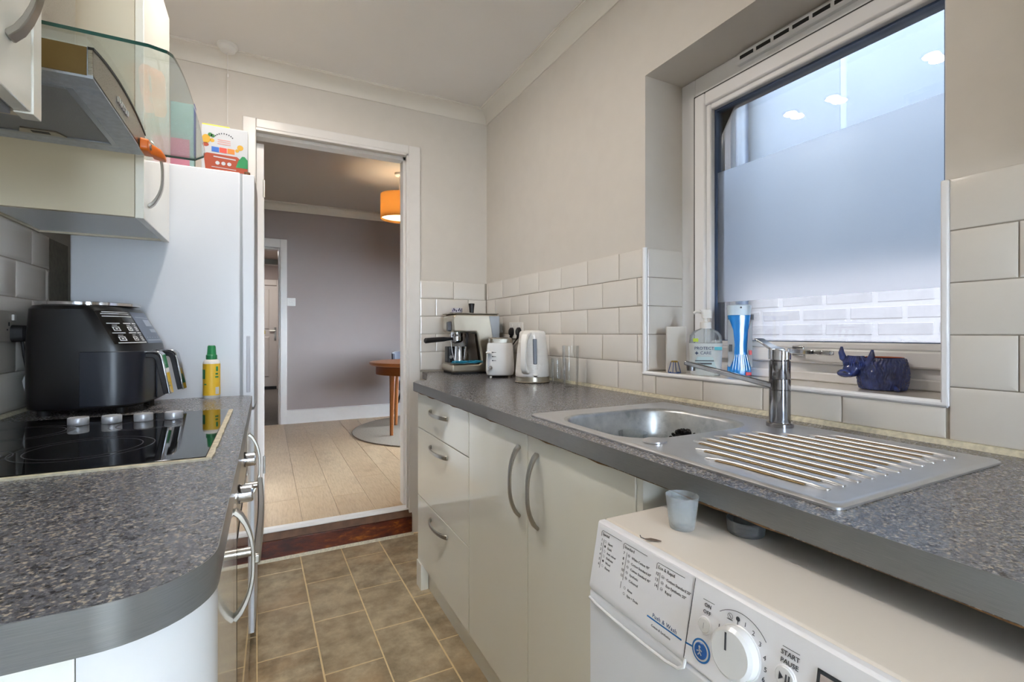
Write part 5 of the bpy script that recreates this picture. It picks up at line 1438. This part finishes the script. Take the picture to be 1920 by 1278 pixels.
# ------------------------------------------------------------------ in the sink
tumbler('drinking_glass', 'clear glass standing in the sink bowl', (.824, .9375, .7635), .118, .030, .037)
sc = thing('dish_brush', 'black bristly scrubber lying in the sink bowl', 'brush', (.955, .890, .7640))
m = M(); rr = random.Random(12)
m.sphere((0, 0, .080), .026, .034, .026, 14, 10); m.build('core', 'blackrubber', sc)
m = M()
for k in range(70):
    a, b = rr.uniform(0, 2 * pi), rr.uniform(-.5, 1.4)
    dv = Vector((cos(a) * cos(b), sin(a) * cos(b), sin(b))); c = Vector((0, 0, .080))
    p = c + Vector((dv.x * .024, dv.y * .032, dv.z * .024)); q = c + Vector((dv.x * .037, dv.y * .045, dv.z * .040))
    m.tube([p, q, q + dv * .003], [.003, .0042, .001], 5)
o = m.build('bristles', 'blackrubber', sc); o['kind'] = 'stuff'
m = M(); m.tube([(0, 0, .058), (-.004, -.004, .012), (-.008, -.01, .001)], [.010, .012, .014], 12); m.build('handle', 'blackplastic', sc)
# ------------------------------------------------------------------ on the washing machine
dc = tumbler('dosing_cup', 'frosted plastic dosing cup standing on the washing machine', (.5690, .5370, .8322), .050, .0185, .0245, .0015, .003, glass_mat('frosted_plastic', '#f2f5f6', .25, haze=.17, boost=.5), 'cup')
tumbler('plastic_cap', 'clear round cap lying under the worktop edge on the washing machine', (.640, .480, .8322), .020, .026, .027, .0015, .002, glass_mat('dull_plastic', '#d8dcde', .2, haze=.1), 'cap')
lf = thing('dried_leaf_bit', 'tiny curled brown leaf bit on the washing machine top', 'debris', (.493, .523, .8323))
m = M(); m.strap([(-.006, .006, .0012), (0, 0, .002), (.006, -.004, .001), (.010, -.010, .0012)], (.6, .8, 0), [.003, .007, .006, .001], .0007); m.build('blade', mat('dry_leaf', '#6b5c50', .8), lf)
m = M(); m.tube([(-.006, .006, .0012), (-.010, .010, .003), (-.010, .012, .0055)], .0007, 6); m.build('stalk', 'print', lf)
# ------------------------------------------------------------------ dining room things
rg_ = M().lathe([(.0005, 0), (.875, 0), (.88, .004), (.875, .010), (.0005, .011)], n=72, caps=False).build('round_rug', 'rug', None, loc=(1.62, 4.78, DF)); tag(rg_, 'round grey rug under the dining table', 'rug')
tb_ = thing('dining_table', 'round teak dining table with tapered legs beyond the doorway', 'table', (1.395, 4.76, DF + .0112), radians(0))
h = .690
m = M(); m.lathe([(.0005, h - .036), (.47, h - .036), (.490, h - .030), (.500, h - .018), (.500, h - .008), (.492, h), (.0005, h)], n=72); m.build('tabletop', 'tablewood', tb_)
m = M(); m.lathe([(.415, h - .040), (.435, h - .040), (.435, h - .118), (.415, h - .118)], n=64, caps=False)
m.loft([[(.435 * cos(a), .435 * sin(a), z) for a in [2 * pi * i / 64 for i in range(64)]] for z in (h - .037, h - .118)], False, False); m.build('apron', 'tablewood', tb_)
for a in (207, 297, 27, 117):
    x, y = .360 * cos(radians(a)), .360 * sin(radians(a))
    m = M(); m.loft([[(x * s + p, y * s + q, z) for p, q in rrect(0, 0, w_, w_, w_ * .3)] for z, w_, s in ((0, .030, 1.03), (h - .30, .042, 1.01), (h - .118, .052, 1), (h - .04, .054, 1))]); m.build('leg', 'tablewood', tb_)
ch_ = thing('dining_chair', 'grey velvet tub chair with black legs behind the dining table', 'chair', (1.500, 5.32, DF + .0113), radians(95))
m = M()
def shell(t, z): 
    a = radians(-85 + 170 * t); r = .255; k = .05 * (z - .36)
    return ((r + k) * cos(a) - .02, (r + k * .6) * sin(a), z)
zs = [.345, .40, .50, .62, .72, .765]
outer = [[shell(i / 20, z - (0.03 * max(0, abs(i / 20 - .5) * 2 - .45) if z > .5 else 0)) for i in range(21)] for z in zs]
inn = [[(p[0] * .86, p[1] * .86, p[2]) for p in r] for r in outer]
m.loft([o_ + list(reversed(i_)) for o_, i_ in zip(outer, inn)]); m.build('backrest', 'greyfab', ch_, bevel=.01, angle=60)
m = M(); m.loft([[(x, y, z) for x, y in rrect(-.01, 0, .44 - q, .44 - q, .12)] for z, q in ((.345, .05), (.355, .0), (.42, 0), (.445, .05))]); m.build('seat', 'greyfab', ch_, angle=60)
for a in (45, 135, 225, 315):
    x, y = cos(radians(a)), sin(radians(a)); m = M(); m.tube([(x * .15, y * .15, .35), (x * .285, y * .285, .012)], [.015, .010], 10); m.build('leg', 'blackplastic', ch_)
pn = thing('pendant_lamp', 'lit amber drum pendant lamp over the dining table', 'lamp', (1.045, 4.205, DCE))
m = M(); m.lathe([(.042, 0), (.042, -.018), (.034, -.026), (.0005, -.028)], n=28); m.build('ceiling_rose', 'whiteplastic', pn)
m = M(); m.tube([(0, 0, -.026), (0, 0, -.20)], .004, 8); m.build('flex', 'whiteplastic', pn)
sm = NT('lit_shade'); tr_ = sm.n.new('ShaderNodeBsdfTranslucent'); tr_.inputs[0].default_value = lin('#e6bf86'); df_ = sm.n.new('ShaderNodeBsdfDiffuse'); df_.inputs[0].default_value = lin('#c39a5e'); mx_ = sm.n.new('ShaderNodeMixShader'); mx_.inputs[0].default_value = .45
sm.l.new(df_.outputs[0], mx_.inputs[1]); sm.l.new(tr_.outputs[0], mx_.inputs[2]); sm.l.new(mx_.outputs[0], sm.out.inputs[0])
m = M(); n = 48; R0 = .162
rg2 = lambda r, z: [(r * cos(2 * pi * i / n), r * sin(2 * pi * i / n), z) for i in range(n)]
m.loft([rg2(R0 - .004, -.195), rg2(R0, -.195), rg2(R0, -.405), rg2(R0 - .004, -.405), rg2(R0 - .004, -.195)], False, False); m.build('lamp_shade', sm.m, pn)
m = M()
for k in range(3): a = k * 2 * pi / 3; m.tube([(0, 0, -.20), (R0 * cos(a), R0 * sin(a), -.20)], .002, 6)
m.lathe([(.02, -.19), (.02, -.245), (.0005, -.246)], n=16); m.build('lamp_holder', 'whiteplastic', pn)
be = NT('bulb_glow'); be.set(color='#ffffff', emit=22.0, ecol=(1, .80, .5, 1))
m = M(); m.sphere((0, 0, -.285), .032, n=16, m=10); m.build('bulb', be.m, pn)
m = M(); m.loft([rg2(.0005, -.385), rg2(R0 - .006, -.385)], False, False)
dfm = NT('diffuser_disc'); dfm.n.remove(dfm.b); t_ = dfm.n.new('ShaderNodeBsdfTranslucent'); t_.inputs[0].default_value = (1, .95, .85, 1); dfm.l.new(t_.outputs[0], dfm.out.inputs[0])
m.build('diffuser', dfm.m, pn)
pl_ = bpy.data.lights.new('pendant_light', 'POINT'); pl_.energy = 36; pl_.color = (1, .84, .58); pl_.shadow_soft_size = .034
po = bpy.data.objects.new('pendant_light', pl_); COL.objects.link(po); po.location = (1.045, 4.205, DCE - .285)
lsw = thing('light_switch', 'white double light switch on the taupe dining room wall', 'switch', (.246, DY1, 1.47))
M().box(.2045, .288, DY1 - .010, DY1 - .0005, 1.430, 1.516).build('plate', 'whiteplastic', lsw, True, bevel=.003)
for x in (.236, .258): M().box(x - .006, x + .006, DY1 - .0145, DY1 - .009, 1.464, 1.484).build('rocker_switch', 'whiteplastic', lsw, True, bevel=.001)
